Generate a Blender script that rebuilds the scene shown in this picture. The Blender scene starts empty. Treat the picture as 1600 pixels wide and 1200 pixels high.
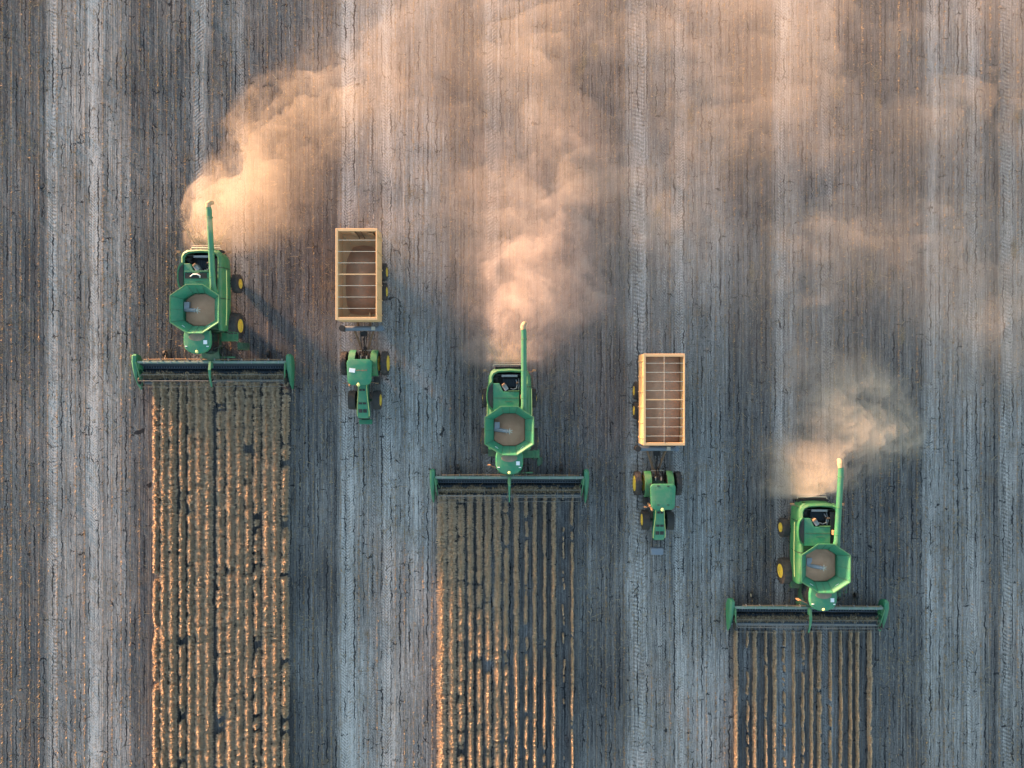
import bpy, math, random
import numpy as np
from math import radians, sin, cos, pi
from mathutils import Vector, Matrix

random.seed(7)
RNG = np.random.default_rng(11)
SC = bpy.context.scene
COL = SC.collection

# ------------------------------------------------------------------ camera, sky, sun, exposure
CAM_H = 58.5
cam_d = bpy.data.cameras.new('camera')
cam_d.sensor_width = 36.0
cam_d.lens = 25.0
cam_d.clip_end = 4000
cam = bpy.data.objects.new('camera', cam_d)
cam.location = (0, 0, CAM_H)
cam.rotation_euler = (0, 0, 0)
COL.objects.link(cam)
SC.camera = cam

SUN_EL = radians(3.4)
SUN_FROM = Vector((-0.72, 0.69, 0)).normalized()          # towards the sun, on the ground
world = bpy.data.worlds.new('World')
SC.world = world
world.use_nodes = True
wn = world.node_tree.nodes
wl = world.node_tree.links
sky = wn.new('ShaderNodeTexSky')
sky.sky_type = 'NISHITA'
sky.sun_disc = False
sky.sun_elevation = SUN_EL
sky.sun_rotation = math.atan2(SUN_FROM.x, SUN_FROM.y)
sky.air_density = 1.0
sky.dust_density = 1.0
sky.ozone_density = 1.3
wl.new(sky.outputs[0], wn['Background'].inputs[0])
wn['Background'].inputs[1].default_value = 0.15
sd = bpy.data.lights.new('sun', 'SUN')
sd.energy = 3.6
sd.angle = radians(4.0)
sd.color = (1.0, 0.55, 0.31)
sun = bpy.data.objects.new('sun', sd)
to_sun = Vector((SUN_FROM.x * cos(SUN_EL), SUN_FROM.y * cos(SUN_EL), sin(SUN_EL)))
sun.rotation_euler = to_sun.to_track_quat('Z', 'Y').to_euler()
sun.location = to_sun * 100
COL.objects.link(sun)
SC.view_settings.view_transform = 'Standard'
SC.view_settings.look = 'None'
SC.view_settings.gamma = 1
SC.view_settings.exposure = 3.02
SC.render.engine = 'CYCLES'
SC.cycles.volume_bounces = 4
SC.cycles.max_bounces = 6
SC.cycles.use_denoising = True

# ------------------------------------------------------------------ photo pixels (1600 x 1200) to metres
FPX = 1600 * 25.0 / 36.0
def wx(px, h=0.0): return (px - 800.0) * (CAM_H - h) / FPX
def wy(py, h=0.0): return (600.0 - py) * (CAM_H - h) / FPX

# ------------------------------------------------------------------ node helpers
class NT:
    def __init__(s, name):
        s.m = bpy.data.materials.new(name)
        s.m.use_nodes = True
        s.t = s.m.node_tree
        s.n = s.t.nodes
        s.l = s.t.links
        s.bsdf = s.n['Principled BSDF']
        s.out = s.n['Material Output']
    def put(s, sock, v):
        if v is None: return
        if hasattr(v, 'is_linked') or isinstance(v, bpy.types.NodeSocket): s.l.new(v, sock)
        else: sock.default_value = v
    def math(s, op, a, b=None, c=None, clamp=False):
        n = s.n.new('ShaderNodeMath'); n.operation = op; n.use_clamp = clamp
        s.put(n.inputs[0], a); s.put(n.inputs[1], b); s.put(n.inputs[2], c)
        return n.outputs[0]
    def mix(s, f, a, b, mode='MIX'):
        n = s.n.new('ShaderNodeMix'); n.data_type = 'RGBA'; n.blend_type = mode
        s.put(n.inputs[0], f)
        s.put(n.inputs[6], a if not isinstance(a, tuple) else (*a[:3], 1))
        s.put(n.inputs[7], b if not isinstance(b, tuple) else (*b[:3], 1))
        return n.outputs[2]
    def xyz(s, x, y, z=0.0):
        n = s.n.new('ShaderNodeCombineXYZ')
        s.put(n.inputs[0], x); s.put(n.inputs[1], y); s.put(n.inputs[2], z)
        return n.outputs[0]
    def noise(s, vec, scale=1.0, detail=2.0, rough=0.5, dist=0.0):
        n = s.n.new('ShaderNodeTexNoise')
        s.put(n.inputs['Vector'], vec)
        n.inputs['Scale'].default_value = scale
        n.inputs['Detail'].default_value = detail
        n.inputs['Roughness'].default_value = rough
        n.inputs['Distortion'].default_value = dist
        return n.outputs[0]
    def ramp(s, f, stops, interp='LINEAR'):
        n = s.n.new('ShaderNodeValToRGB'); n.color_ramp.interpolation = interp
        e = n.color_ramp.elements
        while len(e) < len(stops): e.new(0.5)
        for k, (p, c) in enumerate(sorted(stops, key=lambda q: q[0])):
            e[k].position = p
            e[k].color = (*c, 1) if isinstance(c, tuple) else (c, c, c, 1)
        s.put(n.inputs[0], f)
        return n.outputs[0]
    def maprange(s, v, a, b, c=0.0, d=1.0, smooth=False):
        n = s.n.new('ShaderNodeMapRange')
        if smooth: n.interpolation_type = 'SMOOTHSTEP'
        s.put(n.inputs[0], v)
        for k, q in enumerate((a, b, c, d)): s.put(n.inputs[k + 1], q)
        return n.outputs[0]

def paint(name, col, rough=0.45, dust=0.35, dustcol=(0.30, 0.23, 0.16), spec=0.4, metal=0.0, scale=2.2, bump=0.0):
    t = NT(name)
    tc = t.n.new('ShaderNodeTexCoord')
    v = tc.outputs['Object']
    n1 = t.noise(v, scale, 5, 0.65)
    n2 = t.noise(v, scale * 9, 3, 0.6)
    geo = t.n.new('ShaderNodeNewGeometry')
    sep = t.n.new('ShaderNodeSeparateXYZ'); t.l.new(geo.outputs['Normal'], sep.inputs[0])
    up = t.maprange(sep.outputs[2], 0.1, 0.95, 0.55, 1.0)
    d = t.maprange(n1, 0.35, 0.72)
    d = t.math('MULTIPLY', t.math('ADD', d, t.math('MULTIPLY', n2, 0.5)), up)
    d = t.math('MULTIPLY', d, dust, clamp=True)
    c = t.mix(d, col, dustcol)
    t.l.new(c, t.bsdf.inputs['Base Color'])
    t.l.new(t.maprange(d, 0, 0.5, rough, min(1, rough + 0.4)), t.bsdf.inputs['Roughness'])
    t.bsdf.inputs['Specular IOR Level'].default_value = spec
    t.bsdf.inputs['Metallic'].default_value = metal
    if bump:
        b = t.n.new('ShaderNodeBump'); b.inputs['Strength'].default_value = bump; b.inputs['Distance'].default_value = 0.02
        t.l.new(n2, b.inputs['Height']); t.l.new(b.outputs[0], t.bsdf.inputs['Normal'])
    return t.m

M = {}
M['green'] = paint('green_paint', (0.009, 0.150, 0.056), 0.42, 0.26)
M['green_clean'] = paint('green_paint_clean', (0.006, 0.168, 0.085), 0.42, 0.18)
M['green_dusty'] = paint('green_paint_dusty', (0.014, 0.165, 0.08), 0.5, 0.25, (0.22, 0.23, 0.17))
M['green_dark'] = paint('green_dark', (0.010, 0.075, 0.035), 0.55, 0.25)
M['yellow'] = paint('yellow_paint', (0.66, 0.45, 0.03), 0.45, 0.35)
M['tyre'] = paint('tyre_rubber', (0.022, 0.024, 0.027), 0.85, 0.42, (0.16, 0.13, 0.11), 0.2)
M['black'] = paint('black_parts', (0.014, 0.015, 0.017), 0.6, 0.28, (0.12, 0.10, 0.08), 0.3)
M['grey'] = paint('grey_steel', (0.23, 0.25, 0.27), 0.5, 0.4, (0.28, 0.23, 0.18), 0.4, 0.3)
M['bluegrey'] = paint('blue_grey_steel', (0.11, 0.15, 0.20), 0.5, 0.35, (0.25, 0.23, 0.2))
M['cream'] = paint('cream_paint', (0.56, 0.35, 0.17), 0.55, 0.35, (0.45, 0.32, 0.2))
M['cream_in'] = paint('cream_paint_inside', (0.52, 0.33, 0.17), 0.75, 0.5, (0.42, 0.24, 0.12))
M['white'] = paint('white_paint', (0.72, 0.74, 0.76), 0.5, 0.15)
M['rust'] = paint('dusty_brown_steel', (0.20, 0.115, 0.06), 0.8, 0.6, (0.28, 0.19, 0.12))
M['lens'] = paint('pale_yellow_dome', (0.72, 0.74, 0.26), 0.3, 0.1)
M['strap'] = paint('pale_rail_steel', (0.45, 0.42, 0.34), 0.5, 0.3)
M['deck'] = paint('dark_header_deck', (0.016, 0.026, 0.038), 0.6, 0.22, (0.10, 0.10, 0.09))
M['reel'] = paint('reel_steel', (0.14, 0.15, 0.15), 0.5, 0.4)
M['frame'] = paint('dusty_frame_steel', (0.10, 0.19, 0.15), 0.5, 0.6, (0.27, 0.27, 0.23))
M['spout'] = paint('rubber_spout', (0.26, 0.21, 0.13), 0.7, 0.4)
M['hatch'] = paint('dusty_roof_hatch', (0.13, 0.14, 0.095), 0.6, 0.8, (0.27, 0.2, 0.14))
M['orange'] = paint('orange_reflector', (0.75, 0.22, 0.05), 0.4, 0.2)
def glass():
    t = NT('dark_cab_glass')
    t.bsdf.inputs['Base Color'].default_value = (0.012, 0.016, 0.018, 1)
    t.bsdf.inputs['Roughness'].default_value = 0.08
    t.bsdf.inputs['Specular IOR Level'].default_value = 0.7
    return t.m
M['glass'] = glass()

def grain_mat():
    t = NT('harvested_grain')
    tc = t.n.new('ShaderNodeTexCoord'); v = tc.outputs['Object']
    n1 = t.noise(v, 1.3, 4, 0.6); n2 = t.noise(v, 45, 2, 0.6)
    c = t.mix(t.maprange(n1, 0.3, 0.7), (0.36, 0.18, 0.10), (0.46, 0.25, 0.145))
    c = t.mix(t.maprange(n2, 0.3, 0.7, 0, 0.4), c, (0.46, 0.29, 0.18))
    t.l.new(c, t.bsdf.inputs['Base Color'])
    t.bsdf.inputs['Roughness'].default_value = 0.85
    b = t.n.new('ShaderNodeBump'); b.inputs['Strength'].default_value = 0.5; b.inputs['Distance'].default_value = 0.03
    t.l.new(n2, b.inputs['Height']); t.l.new(b.outputs[0], t.bsdf.inputs['Normal'])
    return t.m
M['grain'] = grain_mat()

def stalk_mat(name, c1, c2, c3):
    t = NT(name)
    g = t.n.new('ShaderNodeNewGeometry')
    tc = t.n.new('ShaderNodeTexCoord')
    r = g.outputs['Random Per Island']
    c = t.ramp(r, [(0.0, c1), (0.5, c2), (1.0, c3)])
    n = t.noise(tc.outputs['Object'], 0.9, 3, 0.6)
    c = t.mix(t.maprange(n, 0.3, 0.7, 0, 0.55), c, c1)
    t.l.new(c, t.bsdf.inputs['Base Color'])
    t.bsdf.inputs['Roughness'].default_value = 0.8
    t.bsdf.inputs['Specular IOR Level'].default_value = 0.15
    return t.m
M['crop'] = stalk_mat('dry_crop_stalks', (0.36, 0.26, 0.17), (0.48, 0.355, 0.235), (0.57, 0.43, 0.295))
M['crop_core'] = paint('crop_row_core', (0.11, 0.085, 0.045), 0.9, 0.5, (0.07, 0.055, 0.03), 0.1, 0, 6.0, 0.6)
M['stubble'] = stalk_mat('straw_stubble', (0.17, 0.12, 0.07), (0.30, 0.21, 0.11), (0.5, 0.36, 0.2))
M['cut'] = stalk_mat('cut_plants', (0.09, 0.065, 0.04), (0.17, 0.125, 0.08), (0.30, 0.23, 0.15))
M['spray'] = stalk_mat('flying_straw_bits', (0.35, 0.27, 0.18), (0.5, 0.38, 0.24), (0.65, 0.5, 0.32))
M['litter'] = stalk_mat('straw_litter', (0.10, 0.08, 0.055), (0.20, 0.16, 0.10), (0.42, 0.32, 0.2))

# ------------------------------------------------------------------ the ground
BAND = [(0,.16),(20,.30),(45,.20),(70,.28),(76,.70),(86,.80),(94,.58),(110,.60),(135,.52),(141,.85),(154,.82),(160,.55),(185,.58),(203,.42),
        (210,.24),(235,.22),(262,.26),(285,.24),(298,.40),(305,.66),(320,.66),(328,.36),(365,.38),(372,.52),(382,.48),(390,.26),(450,.20),(490,.26),(524,.20),(534,.74),(552,.82),
        (558,.60),(592,.55),(600,.76),(612,.76),(620,.58),(650,.64),(672,.58),(690,.44),(704,.24),(752,.22),(762,.56),(778,.56),(786,.46),(836,.44),(846,.30),(890,.24),(972,.26),(984,.66),(1008,.72),(1014,.52),
        (1050,.50),(1056,.72),(1068,.72),(1076,.52),(1110,.58),(1135,.46),(1146,.24),(1204,.20),(1214,.66),(1236,.64),(1246,.42),(1282,.44),(1288,.54),(1300,.52),(1308,.34),(1340,.30),(1360,.22),(1440,.20),(1448,.56),(1460,.68),
        (1470,.52),(1508,.52),(1514,.66),(1530,.62),(1536,.48),(1548,.24),(1558,.22),(1566,.58),(1590,.56),(1600,.45)]
TRACKS = [(76,88),(140,153),(305,319),(370,381),(534,552),(577,586),(598,612),(761,776),
          (988,1006),(1054,1068),(1214,1228),(1287,1299),(1448,1460),(1513,1528),(1566,1580),(1030,1040)]
ROW0, PITCH = wx(241, 0.6), 0.752
def ground_mat():
    t = NT('harvested_field_soil')
    tc = t.n.new('ShaderNodeTexCoord')
    sp = t.n.new('ShaderNodeSeparateXYZ'); t.l.new(tc.outputs['Object'], sp.inputs[0])
    x, y = sp.outputs[0], sp.outputs[1]
    wob = t.math('MULTIPLY', t.math('SUBTRACT', t.noise(t.xyz(t.math('MULTIPLY', x, 0.08), t.math('MULTIPLY', y, 0.07)), 1, 2), 0.5), 0.7)
    xw = t.math('ADD', x, wob)
    def halves(stops, lo, hi, f):
        # position in photo pixels to 0..1
        u = t.math('DIVIDE', t.math('SUBTRACT', t.math('MULTIPLY_ADD', xw, FPX / CAM_H, 800.0), lo), hi - lo)
        return t.ramp(u, [((p - lo) / (hi - lo), c) for p, c in stops])
    def banded(stops, cut):
        parts = []
        k = 0
        while k < len(stops) - 1:
            parts.append(stops[k:k + 31]); k += 30
        out = None
        for ch in parts:
            r = halves(ch, ch[0][0], ch[-1][0], None)
            if out is None: out = r
            else:
                px = t.math('MULTIPLY_ADD', xw, FPX / CAM_H, 800.0)
                out = t.mix(t.math('GREATER_THAN', px, float(ch[0][0])), out, r)
        return out
    band = banded(BAND, None)
    tr = []
    for a, b in sorted(TRACKS):
        tr += [(a - 2.0, (0., 0., 0.)), (a + 1, (0., 1., 0.)), (b - 1, (1., 1., 0.)), (b + 2.0, (0., 0., 0.))]
    trk = banded(tr, None)
    ts = t.n.new('ShaderNodeSeparateColor'); t.l.new(trk, ts.inputs[0])
    u, tm = ts.outputs[0], ts.outputs[1]
    # streaks running with the rows
    s1 = t.noise(t.xyz(t.math('MULTIPLY', x, 7.5), t.math('MULTIPLY', y, 0.16)), 1, 3, 0.6)
    s2 = t.noise(t.xyz(t.math('MULTIPLY', x, 2.2), t.math('MULTIPLY', y, 0.05), 4.0), 1, 3, 0.6)
    s3 = t.noise(t.xyz(t.math('MULTIPLY', x, 18), t.math('MULTIPLY', y, 1.1), 9.0), 1, 2, 0.6)
    patch = t.noise(t.xyz(t.math('MULTIPLY', x, 0.10), t.math('MULTIPLY', y, 0.07), 2.0), 1, 3, 0.6)
    fine = t.noise(tc.outputs['Object'], 9.0, 4, 0.75)
    clod = t.noise(tc.outputs['Object'], 3.2, 4, 0.65)
    v = t.math('ADD', band, t.math('MULTIPLY', t.math('SUBTRACT', s1, 0.5), 1.25))
    v = t.math('ADD', v, t.math('MULTIPLY', t.math('SUBTRACT', s2, 0.5), 0.6))
    v = t.math('ADD', v, t.math('MULTIPLY', t.math('SUBTRACT', s3, 0.5), 0.8))
    v = t.math('ADD', v, t.math('MULTIPLY', t.math('SUBTRACT', patch, 0.5), 0.9))
    v = t.math('ADD', v, t.math('MULTIPLY', t.math('SUBTRACT', fine, 0.5), 1.3))
    v = t.math('ADD', v, t.math('MULTIPLY', t.math('SUBTRACT', clod, 0.5), 0.3))
    # tread pattern of the wheel tracks
    wt = t.n.new('ShaderNodeTexWhiteNoise'); wt.noise_dimensions = '1D'; t.l.new(t.math('FLOOR', t.math('MULTIPLY', xw, 0.45)), wt.inputs['W'])
    rk = wt.outputs['Value']                                  # each track its own tyre
    uc = t.math('SUBTRACT', u, 0.5)
    uu = t.math('ADD', t.math('MULTIPLY', t.math('ABSOLUTE', uc), t.math('GREATER_THAN', rk, 0.2)), t.math('MULTIPLY', uc, t.math('MULTIPLY', t.math('LESS_THAN', rk, 0.2), 0.6)))
    ph = t.math('ADD', t.math('MULTIPLY', y, t.math('MULTIPLY_ADD', rk, 1.4, 3.1)), t.math('MULTIPLY', uu, t.math('SUBTRACT', 1.5, t.math('MULTIPLY', t.math('GREATER_THAN', rk, 0.08), 4.5))))
    ph = t.math('ADD', ph, t.math('MULTIPLY', t.noise(t.xyz(x, t.math('MULTIPLY', y, 0.6)), 1, 1), 1.2))
    chev = t.math('SINE', t.math('MULTIPLY', ph, 2 * pi))
    tmn = t.math('MULTIPLY', tm, t.maprange(t.noise(t.xyz(t.math('MULTIPLY', x, 2.2), t.math('MULTIPLY', y, 0.25)), 1, 3, 0.6), 0.38, 0.62, 0.05, 1.0))
    cv = t.math('MULTIPLY', chev, tmn)
    v = t.math('ADD', v, t.math('MULTIPLY', cv, 0.22))
    # rows: low ridge with old stalks
    rp = t.math('FRACT', t.math('ADD', t.math('DIVIDE', t.math('SUBTRACT', x, ROW0), PITCH), 100.5))
    rd = t.math('ABSOLUTE', t.math('SUBTRACT', rp, 0.5))
    ridge = t.maprange(rd, 0.02, 0.11, 1.0, 0.0, True)
    rn = t.maprange(t.noise(t.xyz(t.math('MULTIPLY', x, 1.3), t.math('MULTIPLY', y, 0.6), 7.), 1, 3, 0.7), 0.35, 0.65)
    rm = t.math('MULTIPLY', t.math('MULTIPLY', ridge, rn), t.math('SUBTRACT', 1.0, t.math('MULTIPLY', tm, 0.8)))
    col = t.ramp(v, [(0.0, (0.052, 0.051, 0.053)), (0.25, (0.096, 0.094, 0.093)), (0.55, (0.168, 0.164, 0.158)), (0.85, (0.285, 0.278, 0.267)), (1.0, (0.38, 0.37, 0.355))])
    col = t.mix(t.math('MULTIPLY', rm, 0.6), col, (0.19, 0.145, 0.10))
    weed = t.maprange(t.noise(tc.outputs['Object'], 0.55, 4, 0.6), 0.60, 0.74, 0, 0.5)
    col = t.mix(weed, col, (0.15, 0.105, 0.065))
    # shrinkage cracks: long wandering ones between the rows and short cross ones
    w1 = t.noise(t.xyz(t.math('MULTIPLY', x, 0.9), t.math('MULTIPLY', y, 1.3), 3.0), 1, 4, 0.7)
    cp = t.math('FRACT', t.math('ADD', t.math('DIVIDE', t.math('SUBTRACT', x, ROW0), PITCH), t.math('ADD', 100.0, t.math('MULTIPLY', t.math('SUBTRACT', w1, 0.5), 0.75))))
    cd = t.math('ABSOLUTE', t.math('SUBTRACT', cp, 0.5))
    cpres = t.noise(t.xyz(t.math('MULTIPLY', x, 0.8), t.math('MULTIPLY', y, 0.22), 12.0), 1, 4, 0.7)
    cw = t.maprange(cpres, 0.45, 0.62, 0.0, 0.085)
    crack = t.math('MULTIPLY', t.math('LESS_THAN', cd, cw), 1.0)
    # short cross cracks hooking off the long ones, a different offset between each pair of rows
    kx = t.math('FLOOR', t.math('ADD', t.math('DIVIDE', t.math('SUBTRACT', x, ROW0), PITCH * .8), 100.0))
    wn_ = t.n.new('ShaderNodeTexWhiteNoise'); wn_.noise_dimensions = '1D'; t.l.new(kx, wn_.inputs['W'])
    dy = t.noise(t.xyz(x, y, 8.0), 1.5, 4, 0.7)
    fy = t.math('FRACT', t.math('ADD', t.math('MULTIPLY', y, 0.62), t.math('ADD', t.math('MULTIPLY', wn_.outputs['Value'], 7.3), t.math('MULTIPLY', dy, 0.62))))
    fd = t.math('ABSOLUTE', t.math('SUBTRACT', fy, 0.5))
    vp = t.noise(t.xyz(t.math('MULTIPLY', x, 1.2), t.math('MULTIPLY', y, 0.9), 3.3), 1, 3, 0.6)
    vw = t.maprange(vp, 0.54, 0.66, 0.0, 0.028)
    crack2 = t.math('LESS_THAN', fd, vw)
    vo = t.n.new('ShaderNodeTexVoronoi'); vo.feature = 'DISTANCE_TO_EDGE'
    dx = t.noise(t.xyz(x, y, 5.0), 2.2, 4, 0.7)
    t.l.new(t.xyz(t.math('ADD', t.math('MULTIPLY', x, 1.7), t.math('MULTIPLY', dx, 0.9)), t.math('ADD', t.math('MULTIPLY', y, 1.0), t.math('MULTIPLY', dy, 0.7))), vo.inputs['Vector'])
    vo.inputs['Scale'].default_value = 1.0
    vw3 = t.maprange(t.noise(tc.outputs['Object'], 0.9, 3, 0.6), 0.54, 0.7, 0.0, 0.03)
    ck = t.math('MAXIMUM', t.math('MAXIMUM', crack, crack2), t.math('LESS_THAN', vo.outputs['Distance'], vw3))
    col = t.mix(t.math('MULTIPLY', ck, 0.9), col, (0.012, 0.013, 0.016))
    t.l.new(col, t.bsdf.inputs['Base Color'])
    t.bsdf.inputs['Roughness'].default_value = 0.95
    t.bsdf.inputs['Specular IOR Level'].default_value = 0.1
    h = t.math('MULTIPLY', cv, 0.26)
    h = t.math('ADD', h, t.math('MULTIPLY', rm, 0.6))
    h = t.math('ADD', h, t.math('MULTIPLY', s1, 0.9))
    h = t.math('ADD', h, t.math('MULTIPLY', fine, 0.7))
    h = t.math('ADD', h, t.math('MULTIPLY', clod, 0.8))
    h = t.math('SUBTRACT', h, t.math('MULTIPLY', ck, 0.8))
    b = t.n.new('ShaderNodeBump'); b.inputs['Strength'].default_value = 0.5; b.inputs['Distance'].default_value = 0.045
    t.l.new(h, b.inputs['Height']); t.l.new(b.outputs[0], t.bsdf.inputs['Normal'])
    return t.m
M['ground'] = ground_mat()

# ------------------------------------------------------------------ object helpers
def tag(o, label=None, cat=None, group=None, kind=None):
    if label: o['label'] = label
    if cat: o['category'] = cat
    if group: o['group'] = group
    if kind: o['kind'] = kind
    return o

def link_mesh(name, V, F, mat, parent=None, smooth=False):
    me = bpy.data.meshes.new(name)
    me.from_pydata(V, [], F)
    me.validate()
    if smooth:
        me.polygons.foreach_set('use_smooth', [True] * len(me.polygons))
    me.materials.append(mat)
    o = bpy.data.objects.new(name, me)
    COL.objects.link(o)
    if parent: o.parent = parent
    return o

def np_mesh(name, V, F, mat, parent=None, smooth=False):
    """V (n,3) float array, F (m,4) int array of quads"""
    me = bpy.data.meshes.new(name)
    k = F.shape[1]
    me.vertices.add(len(V)); me.loops.add(F.size); me.polygons.add(len(F))
    me.vertices.foreach_set('co', V.astype(np.float32).ravel())
    me.loops.foreach_set('vertex_index', F.astype(np.int32).ravel())
    me.polygons.foreach_set('loop_start', (np.arange(len(F)) * k).astype(np.int32))
    if smooth: me.polygons.foreach_set('use_smooth', np.ones(len(F), bool))
    me.update(calc_edges=True)
    me.materials.append(mat)
    o = bpy.data.objects.new(name, me)
    COL.objects.link(o)
    if parent: o.parent = parent
    return o

class MB:
    def __init__(s): s.V = []; s.F = []; s.starts = []
    def add(s, V, F):
        b = len(s.V); s.starts.append(b); s.V += [tuple(v) for v in V]; s.F += [tuple(i + b for i in f) for f in F]; return s
    def box(s, x0, x1, y0, y1, z0, z1, M=None):
        V = [Vector((x, y, z)) for z in (z0, z1) for x, y in ((x0, y0), (x1, y0), (x1, y1), (x0, y1))]
        if M: V = [M @ v for v in V]
        return s.add(V, [(3, 2, 1, 0), (4, 5, 6, 7), (0, 1, 5, 4), (1, 2, 6, 5), (2, 3, 7, 6), (3, 0, 4, 7)])
    def bar(s, p, q, w, h):
        p, q = Vector(p), Vector(q); d = (q - p); L = d.length; d.normalize()
        up = Vector((0, 0, 1)) if abs(d.z) < .95 else Vector((1, 0, 0))
        a = d.cross(up).normalized(); b = a.cross(d).normalized()
        V = []
        for c in (p, q):
            for i, j in ((-1, -1), (1, -1), (1, 1), (-1, 1)): V.append(c + a * (w / 2 * i) + b * (h / 2 * j))
        return s.add(V, [(3, 2, 1, 0), (4, 5, 6, 7), (0, 1, 5, 4), (1, 2, 6, 5), (2, 3, 7, 6), (3, 0, 4, 7)])
    def tube(s, pts, r, n=14, cap=True):
        pts = [Vector(p) for p in pts]
        rs = r if isinstance(r, (list, tuple)) else [r] * len(pts)
        rings = []
        ref = None
        for k, p in enumerate(pts):
            d = (pts[min(k + 1, len(pts) - 1)] - pts[max(k - 1, 0)]).normalized()
            if ref is None: ref = Vector((0, 0, 1)) if abs(d.z) < .9 else Vector((1, 0, 0))
            a = d.cross(ref).normalized(); b = a.cross(d).normalized(); ref = b
            rings.append([p + (a * cos(2 * pi * i / n) + b * sin(2 * pi * i / n)) * rs[k] for i in range(n)])
        return s.loft(rings, cap)
    def loft(s, rings, cap=True, closed=True):
        n = len(rings[0]); V = [v for r in rings for v in r]; F = []
        m = n if closed else n - 1
        for k in range(len(rings) - 1):
            for i in range(m):
                j = (i + 1) % n
                F.append((k * n + i, k * n + j, (k + 1) * n + j, (k + 1) * n + i))
        if cap and closed:
            F.append(tuple(range(n))[::-1]); F.append(tuple((len(rings) - 1) * n + i for i in range(n)))
        return s.add(V, F)
    def prism(s, poly, z0, z1, M=None):
        r = [[Vector((x, y, z)) for x, y in poly] for z in (z0, z1)]
        if M: r = [[M @ v for v in q] for q in r]
        return s.loft(r)
    def lathe_x(s, prof, cx, cy, cz, n=28):
        """profile of (x, r) turned about the x axis through cy, cz; closed"""
        rings = [[Vector((cx + x, cy + r * cos(2 * pi * i / n), cz + r * sin(2 * pi * i / n))) for i in range(n)] for x, r in prof]
        return s.loft(rings, True)
    def dome(s, c, rx, ry, rz, n=14, m=5):
        rings = []
        for k in range(m + 1):
            a = pi / 2 * k / m
            rr = max(cos(a), 0.02)
            rings.append([Vector((c[0] + rx * rr * cos(2 * pi * i / n), c[1] + ry * rr * sin(2 * pi * i / n), c[2] + rz * sin(a))) for i in range(n)])
        return s.loft(rings)
    def each(s, name, mat, parent=None, bevel=0.0, smooth=False):
        # every separate piece becomes a part of its own
        st = s.starts + [len(s.V)]
        for k in range(len(s.starts)):
            a, b = st[k], st[k + 1]
            q = MB(); q.V = s.V[a:b]; q.F = [tuple(i - a for i in f) for f in s.F if a <= f[0] < b]
            q.build(name, mat, parent, bevel, smooth)
    def build(s, name, mat, parent=None, bevel=0.0, smooth=False, seg=2):
        me = bpy.data.meshes.new(name)
        me.from_pydata(s.V, [], s.F); me.validate(); me.update()
        import bmesh
        bm = bmesh.new(); bm.from_mesh(me); bmesh.ops.recalc_face_normals(bm, faces=bm.faces); bm.to_mesh(me); bm.free()
        if smooth:
            me.polygons.foreach_set('use_smooth', [True] * len(me.polygons))
            me.set_sharp_from_angle(angle=radians(38))
        me.materials.append(mat)
        o = bpy.data.objects.new(name, me); COL.objects.link(o)
        if parent: o.parent = parent
        if bevel:
            b = o.modifiers.new('bevel', 'BEVEL'); b.width = bevel; b.segments = seg; b.limit_method = 'ANGLE'; b.angle_limit = radians(35)
        return o

def empty(name, loc, rz=0.0):
    o = bpy.data.objects.new(name, None); o.location = loc; o.rotation_euler = (0, 0, rz)
    o.empty_display_size = 0.3
    COL.objects.link(o); return o

def copy_tree(o, parent=None):
    c = o.copy(); COL.objects.link(c)
    if parent: c.parent = parent
    for ch in [q for q in bpy.data.objects if q.parent == o]:
        copy_tree(ch, c)
    return c

def round_rect(x0, x1, y0, y1, r, n=5):
    P = []
    for cx, cy, a in ((x1 - r, y1 - r, 0), (x0 + r, y1 - r, 90), (x0 + r, y0 + r, 180), (x1 - r, y0 + r, 270)):
        for k in range(n + 1):
            t = radians(a + 90 * k / n); P.append((cx + r * cos(t), cy + r * sin(t)))
    return P

# ------------------------------------------------------------------ noise in numpy (for crop, dust)
def vnoise(x, y, seed):
    r = np.random.default_rng(seed).random((256, 256))
    xi = np.floor(x).astype(int); yi = np.floor(y).astype(int)
    fx = x - xi; fy = y - yi
    fx = fx * fx * (3 - 2 * fx); fy = fy * fy * (3 - 2 * fy)
    g = lambda a, b: r[a % 256, b % 256]
    return (g(xi, yi) * (1 - fx) + g(xi + 1, yi) * fx) * (1 - fy) + (g(xi, yi + 1) * (1 - fx) + g(xi + 1, yi + 1) * fx) * fy
def fbm(x, y, seed, octv=4, gain=0.5):
    s = 0; a = 1; t = 0
    for k in range(octv):
        s = s + a * vnoise(x * 2 ** k + 17.3 * k, y * 2 ** k + 5.1 * k, seed + k); t += a; a *= gain
    return s / t

# ------------------------------------------------------------------ ground sheet
g = link_mesh('ground', [(-1600, -1600, 0), (1600, -1600, 0), (1600, 1600, 0), (-1600, 1600, 0)], [(0, 1, 2, 3)], M['ground'])
tag(g, 'grey brown harvested field with wheel tracks and cracks', None, None, 'structure')

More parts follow.
